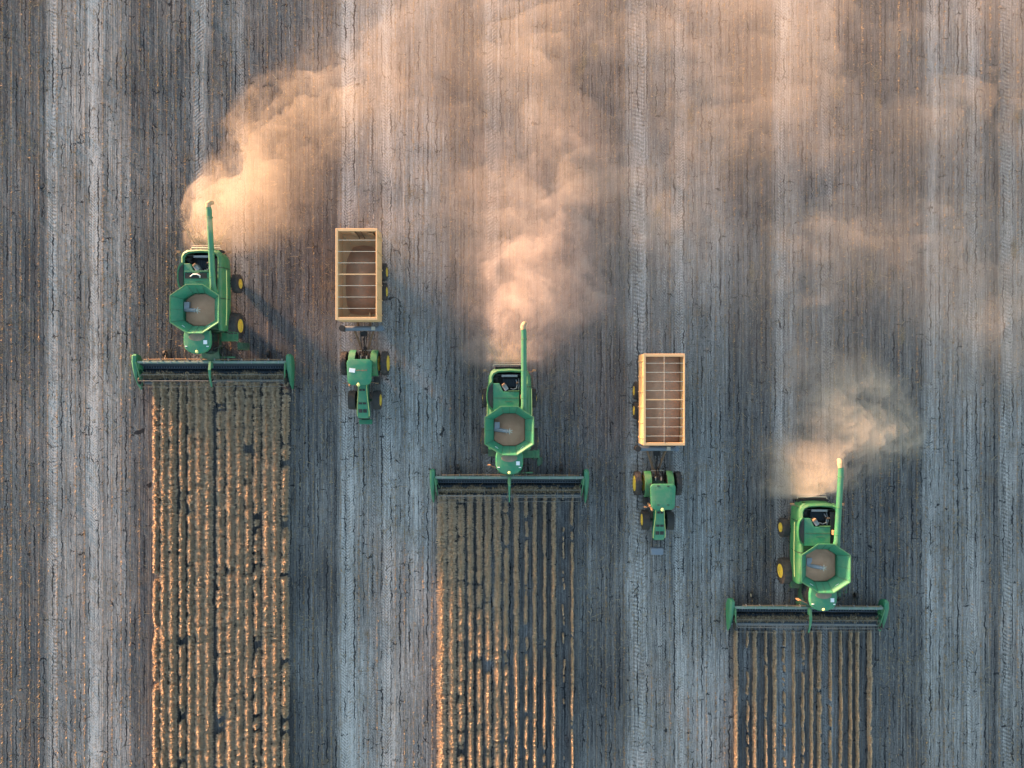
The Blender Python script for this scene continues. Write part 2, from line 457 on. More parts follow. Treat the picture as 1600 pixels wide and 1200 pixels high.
# ------------------------------------------------------------------ wheels
def wheel(parent, cx, cy, r, w, rim_r, side, lugs=22, name='wheel'):
    """wheel turning about x; side = +1 when its outer face looks towards +x"""
    e = bpy.data.objects.new(name, None); e.location = (cx, cy, r); COL.objects.link(e); e.parent = parent; e.empty_display_size = .2
    t = MB()
    prof = [(-w / 2 + .02, rim_r), (-w / 2, rim_r + .12 * r), (-w / 2 + .01, r * .86), (-w / 2 + .07, r * .955), (-w * .2, r * .97), (w * .2, r * .97), (w / 2 - .07, r * .955), (w / 2 - .01, r * .86), (w / 2, rim_r + .12 * r), (w / 2 - .02, rim_r)]
    t.lathe_x(prof, 0, 0, 0, 36)
    for k in range(lugs):                                   # chevron lugs
        for sgn in (-1, 1):
            a0 = 2 * pi * (k + (0.5 if sgn > 0 else 0)) / lugs
            da = 2 * pi / lugs
            V = []
            for rr in (r * .955, r * 1.0):
                for u, dd in ((0.02 * w, 0.0), (w * .49, .95)):
                    for th in (-.17, .17):
                        a = a0 + da * (dd + th)
                        q = rr if u < w * .3 else rr * .975
                        V.append((sgn * u, q * cos(a), q * sin(a)))
            t.add(V, [(0, 1, 3, 2), (4, 6, 7, 5), (0, 4, 5, 1), (2, 3, 7, 6), (0, 2, 6, 4), (1, 5, 7, 3)])
    t.build('tyre', M['tyre'], e, 0, True)
    m = MB()
    s = side
    pr = [(-w / 2 * s + .03 * s, rim_r * .98), (w / 2 * s - .03 * s, rim_r * 1.02), (w / 2 * s + 0.012 * s, rim_r * 1.0), (w / 2 * s + .01 * s, rim_r * .94), (w / 2 * s - .02 * s, rim_r * .88), (w / 2 * s - .015 * s, rim_r * .45), (w / 2 * s + .03 * s, rim_r * .32), (w / 2 * s + .04 * s, rim_r * .2)]
    m.lathe_x(pr, 0, 0, 0, 28)
    for k in range(8):
        a = 2 * pi * k / 8
        m.lathe_x([(w / 2 * s - .02 * s, .03), (w / 2 * s + .03 * s, .03)], 0, rim_r * .55 * cos(a), rim_r * .55 * sin(a), 6)
    m.build('rim', M['yellow'], e, 0, True)
    return e

# ------------------------------------------------------------------ combine harvester (drives towards -y)
OCT_OUT = [(-0.62, 1.86), (0.62, 1.86), (1.86, 1.02), (1.86, -1.02), (0.58, -1.86), (-0.58, -1.86), (-1.86, -1.02), (-1.86, 1.02)]
OCT_IN = [(-0.46, 1.30), (0.46, 1.30), (1.22, 0.84), (1.22, -0.80), (0.50, -1.24), (-0.50, -1.24), (-1.22, -0.80), (-1.22, 0.84)]

def make_combine():
    R = empty('combine_harvester', (0, 0, 0))
    # --- body: side shields, each a curved skin with rounded top
    def shield(s):
        rings = []
        for y, bulge, zt, zb in ((-1.55, .0, 3.02, 1.55), (-1.2, .05, 3.15, 1.35), (0, .09, 3.25, 1.22), (1.5, .10, 3.28, 1.2), (3.2, .07, 3.25, 1.25), (4.2, .0, 3.18, 1.35), (4.55, -.13, 3.12, 1.45), (4.74, -.36, 3.05, 1.6)):
            P = [(1.30, zt - .02), (1.42, zt), (1.53, zt - .05), (1.60, zt - .18), (1.66 + bulge, (zt + zb) / 2 + .25), (1.62 + bulge, (zt + zb) / 2 - .3), (1.50 + bulge * .5, zb), (1.42 + bulge * .5, zb), (1.50 + bulge * .5, (zt + zb) / 2), (1.46, zt - .25), (1.36, zt - .12)]
            k = 1.0
            off = bulge if bulge < 0 else 0
            rings.append([Vector((s * (x + off), y, z)) for x, z in P])
        m = MB().loft(rings)
        o = m.build('side_panel', M['green'], R, 0.0, True)
        st = MB()                                            # yellow stripe line along the panel
        st.loft([[Vector((s * x, y, z)) for x, z in ((1.66 + b, 2.60), (1.70 + b, 2.585), (1.705 + b, 2.555), (1.67 + b, 2.54))] for y, b in ((-1.1, .03), (0, .07), (1.5, .08), (3.2, .05))])
        st.build('stripe', M['lens'], o, 0.0)
        sm = MB()
        for yy in (0.95, 3.35):
            sm.tube([(s * 1.34, yy, 3.29), (s * 1.56, yy, 3.22), (s * 1.66, yy, 3.05), (s * 1.755, yy + .02, 2.5), (s * 1.74, yy + .04, 2.0)], .022, 6)
        sm.each('panel_seam', M['black'], o)
    shield(1); shield(-1)
    # inner body and rear hood
    m = MB().box(-1.30, 1.30, -1.6, 4.25, .95, 2.35)
    m.box(-1.30, 1.30, -1.45, 1.75, 2.35, 2.95)
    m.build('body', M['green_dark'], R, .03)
    m = MB()
    rim = []
    for x, y in ((-1.52, 3.6), (-1.52, 4.2), (-1.36, 4.52), (-1.0, 4.68), (0, 4.74), (1.0, 4.68), (1.36, 4.52), (1.52, 4.2), (1.52, 3.6)):
        nx, ny = x * .16, (y - 3.6) * .20
        rim.append([Vector((x - nx, y - ny, 3.16)), Vector((x - nx * .5, y - ny * .5, 3.30)), Vector((x, y, 3.22)), Vector((x + nx * .15, y + ny * .15, 2.9)), Vector((x + nx * .1, y + ny * .3, 1.9)), Vector((x - nx * .2, y + ny * .1, 1.9)), Vector((x - nx * .6, y - ny * .8, 2.9))])
    m.loft(rim)
    m.build('rear_hood', M['green'], R, 0, True)
    MB().box(-1.30, 1.30, 4.25, 4.30, 1.6, 3.1).build('rear_grille', M['black'], R)
    # --- engine deck
    MB().box(-1.28, 1.28, 1.86, 4.24, 2.36, 2.44).build('deck_floor', M['black'], R)
    m = MB().prism([(-1.28, 3.63), (-0.79, 3.63), (-0.48, 2.98), (0.76, 2.95), (0.76, 1.50), (-1.28, 1.50)], 2.9, 3.32)
    m.build('engine_cover', M['green_clean'], R, .03)
    m = MB().box(-1.18, .70, 2.46, 2.50, 3.325, 3.34); m.box(-0.35, .2, 2.20, 2.23, 3.325, 3.34)
    m.each('cover_seam', M['green_dark'], R)
    m = MB().box(-.62, .62, 4.12, 4.30, 3.0, 3.12); m.box(-.55, .55, 4.16, 4.26, 3.12, 3.15)
    m.build('radiator', M['grey'], R, .02)
    m = MB()
    for k in range(7): m.box(-.5 + k * .17, -.46 + k * .17, 3.3, 4.05, 2.6, 2.66)
    m.box(-.55, .62, 3.35, 4.0, 2.44, 2.6)
    m.build('engine_block', M['deck'], R, .02)
    mt = Matrix.Translation((-.33, 3.30, 0)) @ Matrix.Rotation(radians(35), 4, 'Z')
    m = MB().box(-.17, .17, -.25, .25, 2.7, 3.3, mt); m.build('air_filter', M['grey'], R, .04)
    mt2 = Matrix.Translation((-.47, 3.52, 0)) @ Matrix.Rotation(radians(35), 4, 'Z')
    MB().box(-.14, .14, -.08, .08, 2.8, 3.38, mt2).build('filter_cap', M['rust'], R, .03)
    m = MB()
    m.tube([(.52, 3.9, 2.75), (.60, 3.6, 3.0), (.55, 3.25, 3.05), (.30, 3.15, 3.0), (.1, 3.22, 2.8)], .05, 8)
    m.tube([(.72, 4.0, 2.7), (.74, 3.4, 2.95), (.72, 3.05, 2.8)], .06, 8)
    m.each('pipe', M['grey'], R, 0, True)
    MB().tube([(.60, 3.62, 2.6), (.60, 3.62, 3.3), (.62, 3.7, 3.42)], [.09, .09, .07], 10).build('exhaust', M['black'], R, 0, True)
    m = MB().box(-.12, .78, 3.00, 3.06, 3.25, 3.36); m.build('deck_rail', M['green'], R, .01)
    MB().tube([(-1.0, 4.2, 2.6), (-1.15, 3.95, 2.9), (-1.05, 3.8, 2.7)], .2, 10).build('fan_duct', M['black'], R, 0, True)
    # rotary screen bulge on the far side
    rings = []
    for k in range(9):
        t = k / 8; y = 1.55 + 2.15 * t; b = sin(pi * min(1, max(0, t))) ** .5 * .30
        rings.append([Vector((-1.34, y, 3.34)), Vector((-1.36 - b, y, 3.34)), Vector((-1.46 - b, y, 3.42)), Vector((-1.50 - b, y, 3.1)), Vector((-1.36, y, 2.7))])
    MB().loft(rings).build('screen_housing', M['green'], R, 0, True)
    rings = []
    for k in range(9):
        t = k / 8; y = 1.70 + 1.85 * t; b = sin(pi * t) ** .5 * .28
        rings.append([Vector((-1.30, y, 3.36)), Vector((-1.34 - b * .5, y, 3.39)), Vector((-1.38 - b, y, 3.38)), Vector((-1.32 - b * .5, y, 3.30))])
    MB().loft(rings).build('rotary_screen', M['black'], R, 0, True)
    # dark slot beside the unloading auger
    m = MB().box(.86, 1.30, 1.5, 4.1, 2.96, 3.02); m.build('auger_bay', M['black'], R)
    # --- grain tank extension: a funnel of eight panels
    zo, zi, zb = 4.30, 3.55, 2.95
    def ringz(P, z, k=1.0): return [Vector((x * k, y * k, z)) for x, y in P]
    m = MB().loft([ringz(OCT_OUT, zo), ringz(OCT_OUT, zo, .975), ringz(OCT_IN, zi), ringz(OCT_IN, zb), ringz(OCT_IN, zb, 1.04), ringz(OCT_IN, zi - .06, 1.04), ringz(OCT_OUT, zo - .05, 1.0), ringz(OCT_OUT, zo)], cap=False)
    tk = m.build('tank_extension', M['green_clean'], R)
    m = MB()
    for i in range(8):
        j = (i + 1) % 8
        for f in ([.0] if i % 2 else [0.0, .5]):
            a = Vector((OCT_OUT[i][0] * (1 - f) + OCT_OUT[j][0] * f, OCT_OUT[i][1] * (1 - f) + OCT_OUT[j][1] * f, zo - .01)) * 1.0
            b = Vector((OCT_IN[i][0] * (1 - f) + OCT_IN[j][0] * f, OCT_IN[i][1] * (1 - f) + OCT_IN[j][1] * f, zi + .015))
            a = Vector((a.x * .965, a.y * .965, zo - .02))
            m.bar(a, b, .022, .02)
    m.each('panel_seam', M['green_dark'], tk)
    m = MB()
    n = 8
    for i in range(n):
        j = (i + 1) % n
        m.bar((*OCT_OUT[i], zo + .02), (*OCT_OUT[j], zo + .02), .07, .05)
    m.build('tank_rim', M['green'], tk, .01)
    for s in (-1, 1):
        d = Vector((s * 1.0, -1.33, 3.98))
        mt = Matrix.Translation(d) @ Matrix.Rotation(s * radians(33), 4, 'Z') @ Matrix.Rotation(radians(48), 4, 'X')
        MB().box(-.14, .14, -.09, .09, -.008, .008, mt).build('sticker', M['white'], tk)
    m = MB().prism([(x * 1.03, y * 1.03) for x, y in OCT_IN], 2.4, 2.94)
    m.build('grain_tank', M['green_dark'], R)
    # loading auger reaching in from the side
    m = MB().tube([(-1.15, .05, 3.30), (-.5, -.02, 3.66), (-.05, -.06, 3.90)], [.17, .15, .13], 12)
    m.box(-1.15, -.75, .1, .62, 2.95, 3.55)
    la = m.build('loading_auger', M['grey'], R, 0, True)
    m = MB()
    for k, a in enumerate((20, 75, 140, 215, 280, 330)):
        m.bar((-.02, -.06, 3.93), (-.02 + .28 * cos(radians(a)), -.06 + .24 * sin(radians(a)), 3.84), .06, .03)
    m.build('auger_cap', M['strap'], la)
    # --- unloading auger folded back over the hood
    m = MB()
    m.tube([(1.12, 1.30, 2.9), (1.12, 1.38, 3.35), (1.12, 1.62, 3.58), (1.12, 2.0, 3.66), (1.10, 7.55, 4.30), (1.06, 7.72, 4.32)], [.25, .26, .26, .225, .205, .205], 18)
    ua = m.build('unloading_auger', M['green_dusty'], R, 0, True)
    MB().tube([(1.06, 7.70, 4.33), (1.02, 7.95, 4.30), (1.10, 8.15, 4.10), (1.16, 8.22, 3.85)], [.20, .21, .19, .17], 14).build('spout', M['spout'], ua, 0, True)
    m = MB()
    for yy in (2.5, 4.62, 7.0): 
        zz = 3.66 + (yy - 2.0) * .64 / 5.55
        m.tube([(1.115, yy - .03, zz), (1.115, yy + .03, zz)], .245, 18)
    m.each('clamp_ring', M['green'], ua, 0, True)
    MB().box(.86, 1.0, 2.4, 2.75, 3.2, 3.62).build('auger_rest', M['rust'], R, .02)
    m = MB().bar((.95, 4.62, 3.3), (1.0, 4.62, 4.0), .06, .06); m.bar((1.3, 4.62, 3.3), (1.26, 4.62, 4.0), .06, .06)
    m.each('auger_cradle', M['green'], R)
    # --- cab
    m = MB()
    rings = []
    for z, k in ((1.75, .86), (2.2, .95), (3.0, 1.0), (3.62, .95)):
        rings.append([Vector((x * k, y, z)) for x, y in ((-.92, -1.75), (.92, -1.75), (.96, -2.6), (.80, -3.05 - .12 * k), (.4, -3.25 - .12 * k), (-.4, -3.25 - .12 * k), (-.80, -3.05 - .12 * k), (-.96, -2.6))])
    m.loft(rings)
    m.build('cab', M['glass'], R, .02)
    m = MB()
    P = [(-.98, -1.6), (.98, -1.6), (1.06, -2.0), (1.06, -2.62), (.96, -2.98), (.72, -3.22), (.38, -3.36), (0, -3.40), (-.38, -3.36), (-.72, -3.22), (-.96, -2.98), (-1.06, -2.62), (-1.06, -2.0)]
    cc = Vector((0, -2.45, 0))
    def sh(k, z): return [Vector((cc.x + (x - cc.x) * k, cc.y + (y - cc.y) * k, z)) for x, y in P]
    m.loft([sh(.93, 3.60), sh(1.0, 3.68), sh(1.0, 3.80), sh(.93, 3.90), sh(.7, 3.945), sh(.35, 3.96)])
    roof = m.build('cab_roof', M['green_clean'], R, 0, True)
    m = MB().prism([(.62 * cos(2 * pi * k / 20), -2.12 + .30 * sin(2 * pi * k / 20)) for k in range(20)], 3.925, 3.965)
    m.build('roof_hatch', M['hatch'], roof, .01)
    MB().dome((0.0, -3.24, 3.90), .12, .12, .12).build('satellite_receiver', M['lens'], roof, 0, True)
    m = MB().box(.52, .80, -2.66, -2.36, 3.945, 3.965); m.build('sticker', M['white'], roof)
    for s in (-1, 1):
        MB().box(s * .82 - .09, s * .82 + .09, -2.86, -2.80, 3.90, 3.95, None).build('roof_lamp', M['white'], roof, .01)
        m = MB().bar((s * .95, -3.0, 3.1), (s * 1.55, -2.75, 3.15), .05, .05)
        m.box(s * 1.58 - .12, s * 1.58 + .12, -2.79, -2.72, 2.75, 3.3)
        m.build('mirror', M['rust'] if s < 0 else M['black'], R, .01)
    # --- feeder house, lower front
    m = MB()
    m.loft([[Vector((x, y, z)) for x, z in ((-.72, z0), (.72, z0), (.72, z1), (-.72, z1))] for y, z0, z1 in ((-1.5, 1.2, 2.0), (-2.6, .9, 1.75), (-3.95, .45, 1.25))])
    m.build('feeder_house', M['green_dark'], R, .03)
    m = MB()
    m.box(.2, 1.9, -3.62, -3.50, 1.15, 1.3); m.box(-1.0, .1, -3.60, -3.52, 1.05, 1.12)
    m.each('cross_bar', M['green'], R, .02)
    m = MB()
    m.tube([(1.0, -2.9, 1.6), (1.15, -3.2, 1.9), (1.0, -3.55, 1.5), (.7, -3.9, 1.2)], .05, 8)
    m.tube([(.85, -2.8, 1.7), (.95, -3.3, 1.7), (1.3, -3.6, 1.4)], .04, 8)
    m.box(.9, 1.25, -3.35, -2.95, 1.0, 1.55)
    m.each('hydraulic_hose', M['black'], R, 0, True)
    # --- platform and ladder
    m = MB()
    m.box(1.0, 2.35, -2.32, -1.62, 1.72, 1.80)
    for k in range(4): m.box(1.1 + k * .33, 1.14 + k * .33, -2.30, -1.64, 1.80, 1.83)
    m.build('platform', M['green'], R, .01)
    m = MB()
    for yy in (-2.30, -1.64):
        m.tube([(1.9, yy, 1.8), (1.9, yy, 2.7), (2.34, yy, 2.7), (2.34, yy, 1.8)], .022, 6)
    m.tube([(2.34, -2.3, 2.7), (2.34, -1.64, 2.7)], .022, 6)
    m.each('handrail', M['green'], R)
    m = MB()
    for k in range(5): m.box(2.22 + k * .07, 2.42 + k * .07, -2.95, -2.40, 1.55 - k * .32, 1.59 - k * .32)
    m.bar((2.3, -2.95, 1.7), (2.62, -2.95, .3), .05, .05); m.bar((2.3, -2.40, 1.7), (2.62, -2.40, .3), .05, .05)
    m.build('ladder', M['green_dark'], R)
    m = MB().box(-1.7, -1.0, -2.2, -1.62, 1.5, 1.9); m.build('battery_box', M['green_dark'], R, .03)
    # --- axles and wheels
    MB().tube([(-1.5, -1.0, 1.05), (1.5, -1.0, 1.05)], .2, 12).build('front_axle', M['green_dark'], R, 0, True)
    MB().tube([(-1.6, 2.4, .77), (1.6, 2.4, .77)], .14, 12).build('rear_axle', M['green_dark'], R, 0, True)
    for s in (-1, 1):
        wheel(R, s * 1.87, -1.02, 1.06, .80, .54, s, 20)
        wheel(R, s * 1.88, 2.42, .77, .56, .38, s, 18)
    # --- chopper, spreader and tail lamps
    m = MB().box(-1.15, 1.15, 4.3, 4.95, 1.3, 1.9); m.build('chopper', M['black'], R, .04)
    m = MB()
    m.tube([(-1.32, 4.95, 2.0), (-1.25, 5.10, 2.0), (1.0, 5.10, 2.0), (1.08, 4.95, 2.0)], .045, 8)
    m.tube([(-1.25, 5.28, 1.95), (1.0, 5.28, 1.95)], .03, 8)
    m.each('spreader_rail', M['strap'], R, 0, True)
    for s in (-1, 1):
        m = MB().bar((s * 1.35, 4.4, 2.7), (s * 1.95, 4.62, 2.7), .05, .05); m.box(s * 1.95 - .13, s * 1.95 + .13, 4.55, 4.72, 2.62, 2.82)
        m.build('tail_lamp', M['rust'], R, .01)
    # ---------------- header
    m = MB()
    m.box(-6.0, 6.0, -4.06, -3.86, 1.10, 1.30)
    H = m.build('header_frame', M['frame'], R, .03)
    m = MB()
    for k in range(-5, 6):
        if k: m.box(k * 1.08 - .03, k * 1.08 + .03, -4.08, -3.84, 1.305, 1.335)
        m.box(k * 1.08 + .3, k * 1.08 + .33, -3.83, -3.68, 1.2, 1.5)
    m.each('frame_bracket', M['grey'], H)
    m = MB()                                               # back sheet and deck
    m.loft([[Vector((x, y, z)) for y, z in ((-4.02, 1.12), (-4.14, 1.10), (-4.32, .55), (-4.62, .33), (-5.6, .16), (-5.6, .10), (-4.6, .25), (-4.22, .5))] for x in (-5.95, 5.95)])
    m.build('header_deck', M['deck'], H)
    m = MB()
    for k in range(56): 
        x = -5.8 + k * .211
        m.box(x - .012, x + .012, -4.42, -4.16, .62, .66)
    m.box(-5.82, 5.82, -4.44, -4.42, .61, .67)
    m.build('deck_slats', M['bluegrey'], H)
    m = MB()
    m.tube([(-5.9, -4.75, .58), (-.1, -4.75, .58)], .11, 12); m.tube([(.1, -4.75, .58), (5.9, -4.75, .58)], .11, 12)
    for k in range(-29, 30):                                # flights
        x = k * .2
        if abs(x) < .5: continue
        m.tube([(x, -4.75, .58), (x + .02, -4.75, .58)], .22, 14)
    m.build('cross_auger', M['deck'], H, 0, True)
    m = MB().box(-5.95, 5.95, -5.68, -5.58, .08, .16)
    for k in range(120): m.add([(-5.9 + k * .0992 - .025, -5.66, .12), (-5.9 + k * .0992 + .025, -5.66, .12), (-5.9 + k * .0992, -5.84, .1), (-5.9 + k * .0992, -5.66, .16)], [(0, 2, 1), (0, 1, 3), (1, 2, 3), (2, 0, 3)])
    m.build('cutter_bar', M['grey'], H)
    # reel in two halves
    for s in (-1, 1):
        x0, x1 = (.16, 5.75)
        e = MB()
        cyr, czr, rr = -5.46 + (.05 if s > 0 else 0), 1.0, .52
        e.tube([(s * x0, cyr, czr), (s * x1, cyr, czr)], .035, 8)
        for k in range(5):
            a = radians(20 + 72 * k + (10 if s > 0 else 0))
            yb, zb_ = cyr + rr * cos(a), czr + rr * sin(a)
            e.tube([(s * x0, yb, zb_), (s * x1, yb, zb_)], .016, 6)
            for xx in np.linspace(x0, x1, 4):
                e.bar((s * xx, cyr, czr), (s * xx, yb, zb_), .02, .03)
        rl = e.build('reel', M['reel'], H)
        t = MB()
        for k in range(5):
            a = radians(20 + 72 * k + (10 if s > 0 else 0))
            yb, zb_ = cyr + rr * cos(a), czr + rr * sin(a)
            for xx in np.arange(x0 + .1, x1, .15):
                t.bar((s * xx, yb, zb_), (s * xx, yb + .03, zb_ - .24), .010, .010)
        t.build('reel_tines', M['black'], H)
    m = MB()
    m.loft([[Vector((x, y, z)) for x in (-w, w) for z in ((zc + .07, zc - .07) if x < 0 else (zc - .07, zc + .07))] for y, w, zc in ((-3.9, .09, 1.45), (-4.6, .10, 1.62), (-5.2, .07, 1.55), (-5.95, .045, 1.2))])
    m.box(-.14, .14, -4.45, -4.0, 1.3, 1.5)
    m.build('reel_arm', M['green_dusty'], H, .01)
    # end dividers
    for s in (-1, 1):
        m = MB()
        rings = []
        for y, w0, w1, z0, z1 in ((-3.30, 6.10, 6.30, .9, 1.3), (-3.45, 6.02, 6.38, .6, 1.45), (-3.95, 6.02, 6.40, .3, 1.45), (-4.5, 6.06, 6.38, .2, 1.3), (-5.1, 6.10, 6.34, .15, 1.1), (-5.7, 6.12, 6.30, .1, .75), (-6.15, 6.16, 6.22, .1, .3)):
            rings.append([Vector((s * x, y, z)) for x, z in ((w0, z0), (w1, z0), (w1 + .02, z1 - .15), ((w0 + w1) / 2 + .05, z1), (w0, z1 - .08))])
        m.loft(rings)
        dv = m.build('divider', M['green_dusty'], H, 0, True)
        m = MB().bar((s * 5.98, -4.0, 1.45), (s * 5.82, -5.45, 1.05), .09, .09)
        m.bar((s * 5.98, -4.0, 1.35), (s * 5.66, -4.9, .7), .04, .04)
        m.box(s * 5.93 - .1, s * 5.93 + .1, -4.55, -4.0, .5, 1.25)
        m.each('reel_bracket', M['green'], H, .01)
        m = MB().tube([(s * 5.86, -5.46, 1.0), (s * 5.95, -5.46, 1.0)], .30, 16)
        m.build('reel_end_shield', M['black'], H)
        MB().tube([(s * 6.17, -6.1, .25), (s * 6.24, -6.5, .22)], .015, 6).build('marker_rod', M['strap'], H)
    for s in (-1, 1):
        MB().lathe_x([(-.09, .18), (-.09, .26), (.09, .26), (.09, .18)], s * 4.25, -3.25, .27, 18).build('gauge_wheel', M['black'], H)
        MB().bar((s * 4.1, -3.3, .4), (s * 3.9, -3.8, 1.0), .06, .06).build('gauge_wheel_arm', M['black'], H)
    MB().lathe_x([(-.095, .15), (-.10, .12), (.10, .1)], -4.25, -3.25, .27, 12).build('gauge_hub', M['strap'], H)
    m = MB().tube([(-5.4, -3.75, 1.38), (-2.5, -3.72, 1.39), (-.3, -3.75, 1.38)], .035, 6)
    m.tube([(.4, -3.76, 1.38), (3, -3.73, 1.39), (5.6, -3.75, 1.38)], .025, 6)
    m.each('hose_line', M['rust'], H)
    return R

def cut_crop(loc, seed, label):
    """cut plants riding on the header deck"""
    r = np.random.default_rng(seed); n = 5200
    x = r.uniform(-5.8, 5.8, n)
    dens = fbm(x * 1.6 + 30, np.zeros(n) + seed, seed, 3)
    y = -4.98 + r.normal(0, .13, n) - .12 * (dens < .5)
    keep = r.random(n) < np.clip((dens - .3) * 3.2, .12, 1)
    x, y = x[keep], y[keep]; n = len(x)
    z = r.uniform(.55, .85, n) * np.exp(-((y + 4.9) / .5) ** 2)
    a = r.normal(pi / 2, .7, n); L = r.uniform(.12, .34, n); w = r.uniform(.015, .04, n)
    dx, dy = np.cos(a) * L / 2, np.sin(a) * L / 2; nx, ny = -np.sin(a) * w, np.cos(a) * w
    tz = r.normal(0, .05, n)
    V = np.stack([np.stack([x - dx - nx, y - dy - ny, z - tz], 1), np.stack([x + dx - nx, y + dy - ny, z + tz], 1), np.stack([x + dx + nx, y + dy + ny, z + tz], 1), np.stack([x - dx + nx, y - dy + ny, z - tz], 1)], 1).reshape(-1, 3)
    V += np.array(loc)
    o = np_mesh('cut_crop', V, np.arange(4 * n).reshape(-1, 4), M['cut'])
    return tag(o, label, 'cut crop', None, 'stuff')

def grain_heap(name, poly_fn, nx, ny, x0, x1, y0, y1, hf, zb, loc, label, cat='grain'):
    xs = np.linspace(x0, x1, nx); ys = np.linspace(y0, y1, ny)
    X, Y = np.meshgrid(xs, ys, indexing='ij')
    X, Y = poly_fn(X, Y)
    Z = hf(X, Y)
    top = np.stack([X, Y, Z], -1).reshape(-1, 3); bot = np.stack([X, Y, np.full_like(Z, zb)], -1).reshape(-1, 3)
    V = np.concatenate([top, bot]) + np.array(loc)
    N = nx * ny; F = []
    id_ = lambda i, j: i * ny + j
    for i in range(nx - 1):
        for j in range(ny - 1):
            F.append((id_(i, j), id_(i + 1, j), id_(i + 1, j + 1), id_(i, j + 1)))
            F.append((N + id_(i, j), N + id_(i, j + 1), N + id_(i + 1, j + 1), N + id_(i + 1, j)))
    for i in range(nx - 1):
        F.append((id_(i, 0), N + id_(i, 0), N + id_(i + 1, 0), id_(i + 1, 0))); F.append((id_(i + 1, ny - 1), N + id_(i + 1, ny - 1), N + id_(i, ny - 1), id_(i, ny - 1)))
    for j in range(ny - 1):
        F.append((id_(0, j + 1), N + id_(0, j + 1), N + id_(0, j), id_(0, j))); F.append((id_(nx - 1, j), N + id_(nx - 1, j), N + id_(nx - 1, j + 1), id_(nx - 1, j + 1)))
    o = np_mesh(name, V, np.array(F), M['grain'], None, True)
    return tag(o, label, cat)

COMB = [(-24.19, 5.72, 'green combine harvester furthest left in the field, trailing the brightest golden dust cloud'),
        (-0.20, -3.57, 'green combine harvester in the middle of the field, working between the two tractors'),
        (23.93, -14.07, 'green combine harvester at lower right with yellow wheels showing on its left side')]
SIDE = ['left combine', 'middle combine', 'lower right combine']
proto = make_combine()
for i, (x, y, lab) in reversed(list(enumerate(COMB))):
    o = proto if i == 0 else copy_tree(proto)      # the source is finished last
    o.location = (x, y, 0)
    o.rotation_euler.z = (0, radians(-.1), radians(-.35))[i]
    tag(o, lab, 'combine harvester', 'combine harvesters cutting the field')
    if i == 0:                                              # black slab on the engine cover paints the shade of an open bay
        MB().box(-1.18, .52, 2.48, 2.90, 3.325, 3.345).build('bay_shade_slab', M['black'], o)
        MB().tube([(-.75, 2.62, 3.36), (-.5, 2.78, 3.42), (-.2, 2.78, 3.44), (.02, 2.66, 3.42), (.0, 2.54, 3.38)], .05, 8).build('coolant_pipe', M['white'], o, 0, True)
        MB().bar((-1.2, 3.02, 3.37), (.62, 3.04, 3.37), .09, .06).build('cover_rail', M['green_dusty'], o)
    level = (.0, -.12, .05)[i]
    def octo(X, Y):
        # square grid -> disc -> the octagonal opening
        u, v = X / 1.2, (Y - .02) / 1.24
        a, b2 = u * np.sqrt(np.clip(1 - v * v / 2, 0, 1)), v * np.sqrt(np.clip(1 - u * u / 2, 0, 1))
        th = np.arctan2(b2, a); rr = np.sqrt(a * a + b2 * b2)
        R = np.full_like(th, 9.0)
        for k in range(8):
            (xa, ya), (xb, yb_) = OCT_IN[k], OCT_IN[(k + 1) % 8]
            nx_, ny_ = (yb_ - ya), -(xb - xa); dd = xa * nx_ + ya * ny_
            if dd < 0: nx_, ny_, dd = -nx_, -ny_, -dd
            den = nx_ * np.cos(th) + ny_ * np.sin(th)
            R = np.minimum(R, np.where(den > 1e-6, dd / np.maximum(den, 1e-6), 9.0))
        return rr * R * .985 * np.cos(th), rr * R * .985 * np.sin(th)
    def hf(X, Y, lv=level, sd=i):
        d = np.sqrt((X + .05) ** 2 + (Y + .06) ** 2)
        return 3.26 + lv + .42 * np.clip(1 - d / 1.2, 0, 1) + (.12 * X, -.14 * Y, -.1 * X)[sd] + .05 * fbm(X * 2 + 9, Y * 2 + 9, 60 + sd, 3)
    grain_heap('grain_heap', octo, 26, 26, -1.2, 1.2, -1.22, 1.26, hf, 2.96, (x, y, 0), 'brown grain heaped in the tank of the ' + SIDE[i])
    cut_crop((x, y, 0), 100 + i, 'cut brown plants on the wide header of the ' + SIDE[i])
    # chopped straw thrown from the spreader
    r = np.random.default_rng(50 + i); n = 3600
    jets = np.linspace(-30, 30, 11)
    a = radians(90) + np.radians(-(jets[r.integers(0, 11, n)] + r.normal(0, 1.6, n)))
    dist = r.gamma(1.5, .75, n)
    px = -.12 + np.clip((a - pi / 2) * -1.5, -1, 1) + np.cos(a) * dist; py = 5.15 + np.sin(a) * dist
    pz = 1.75 + dist * .25 - .09 * dist ** 2 + r.normal(0, .10, n) * (.3 + dist * .3)
    pz = np.clip(pz, .05, 3)
    L = r.uniform(.05, .22, n); w = r.uniform(.004, .010, n)
    dx, dy = np.cos(a) * L, np.sin(a) * L; nx, ny = -np.sin(a) * w, np.cos(a) * w
    tl = r.uniform(-1.4, 1.4, n); nz = np.sin(tl) * w; nx, ny = nx * np.cos(tl), ny * np.cos(tl)
    V = np.stack([np.stack([px - nx, py - ny, pz - nz], 1), np.stack([px + dx - nx, py + dy - ny, pz + .01 - nz], 1), np.stack([px + dx + nx, py + dy + ny, pz + .01 + nz], 1), np.stack([px + nx, py + ny, pz + nz], 1)], 1).reshape(-1, 3) + np.array((x, y, 0))
    o = np_mesh('straw_spray', V, np.arange(4 * n).reshape(-1, 4), M['spray'])
    tag(o, 'chopped straw flying out behind the ' + SIDE[i], 'flying straw', None, 'stuff')

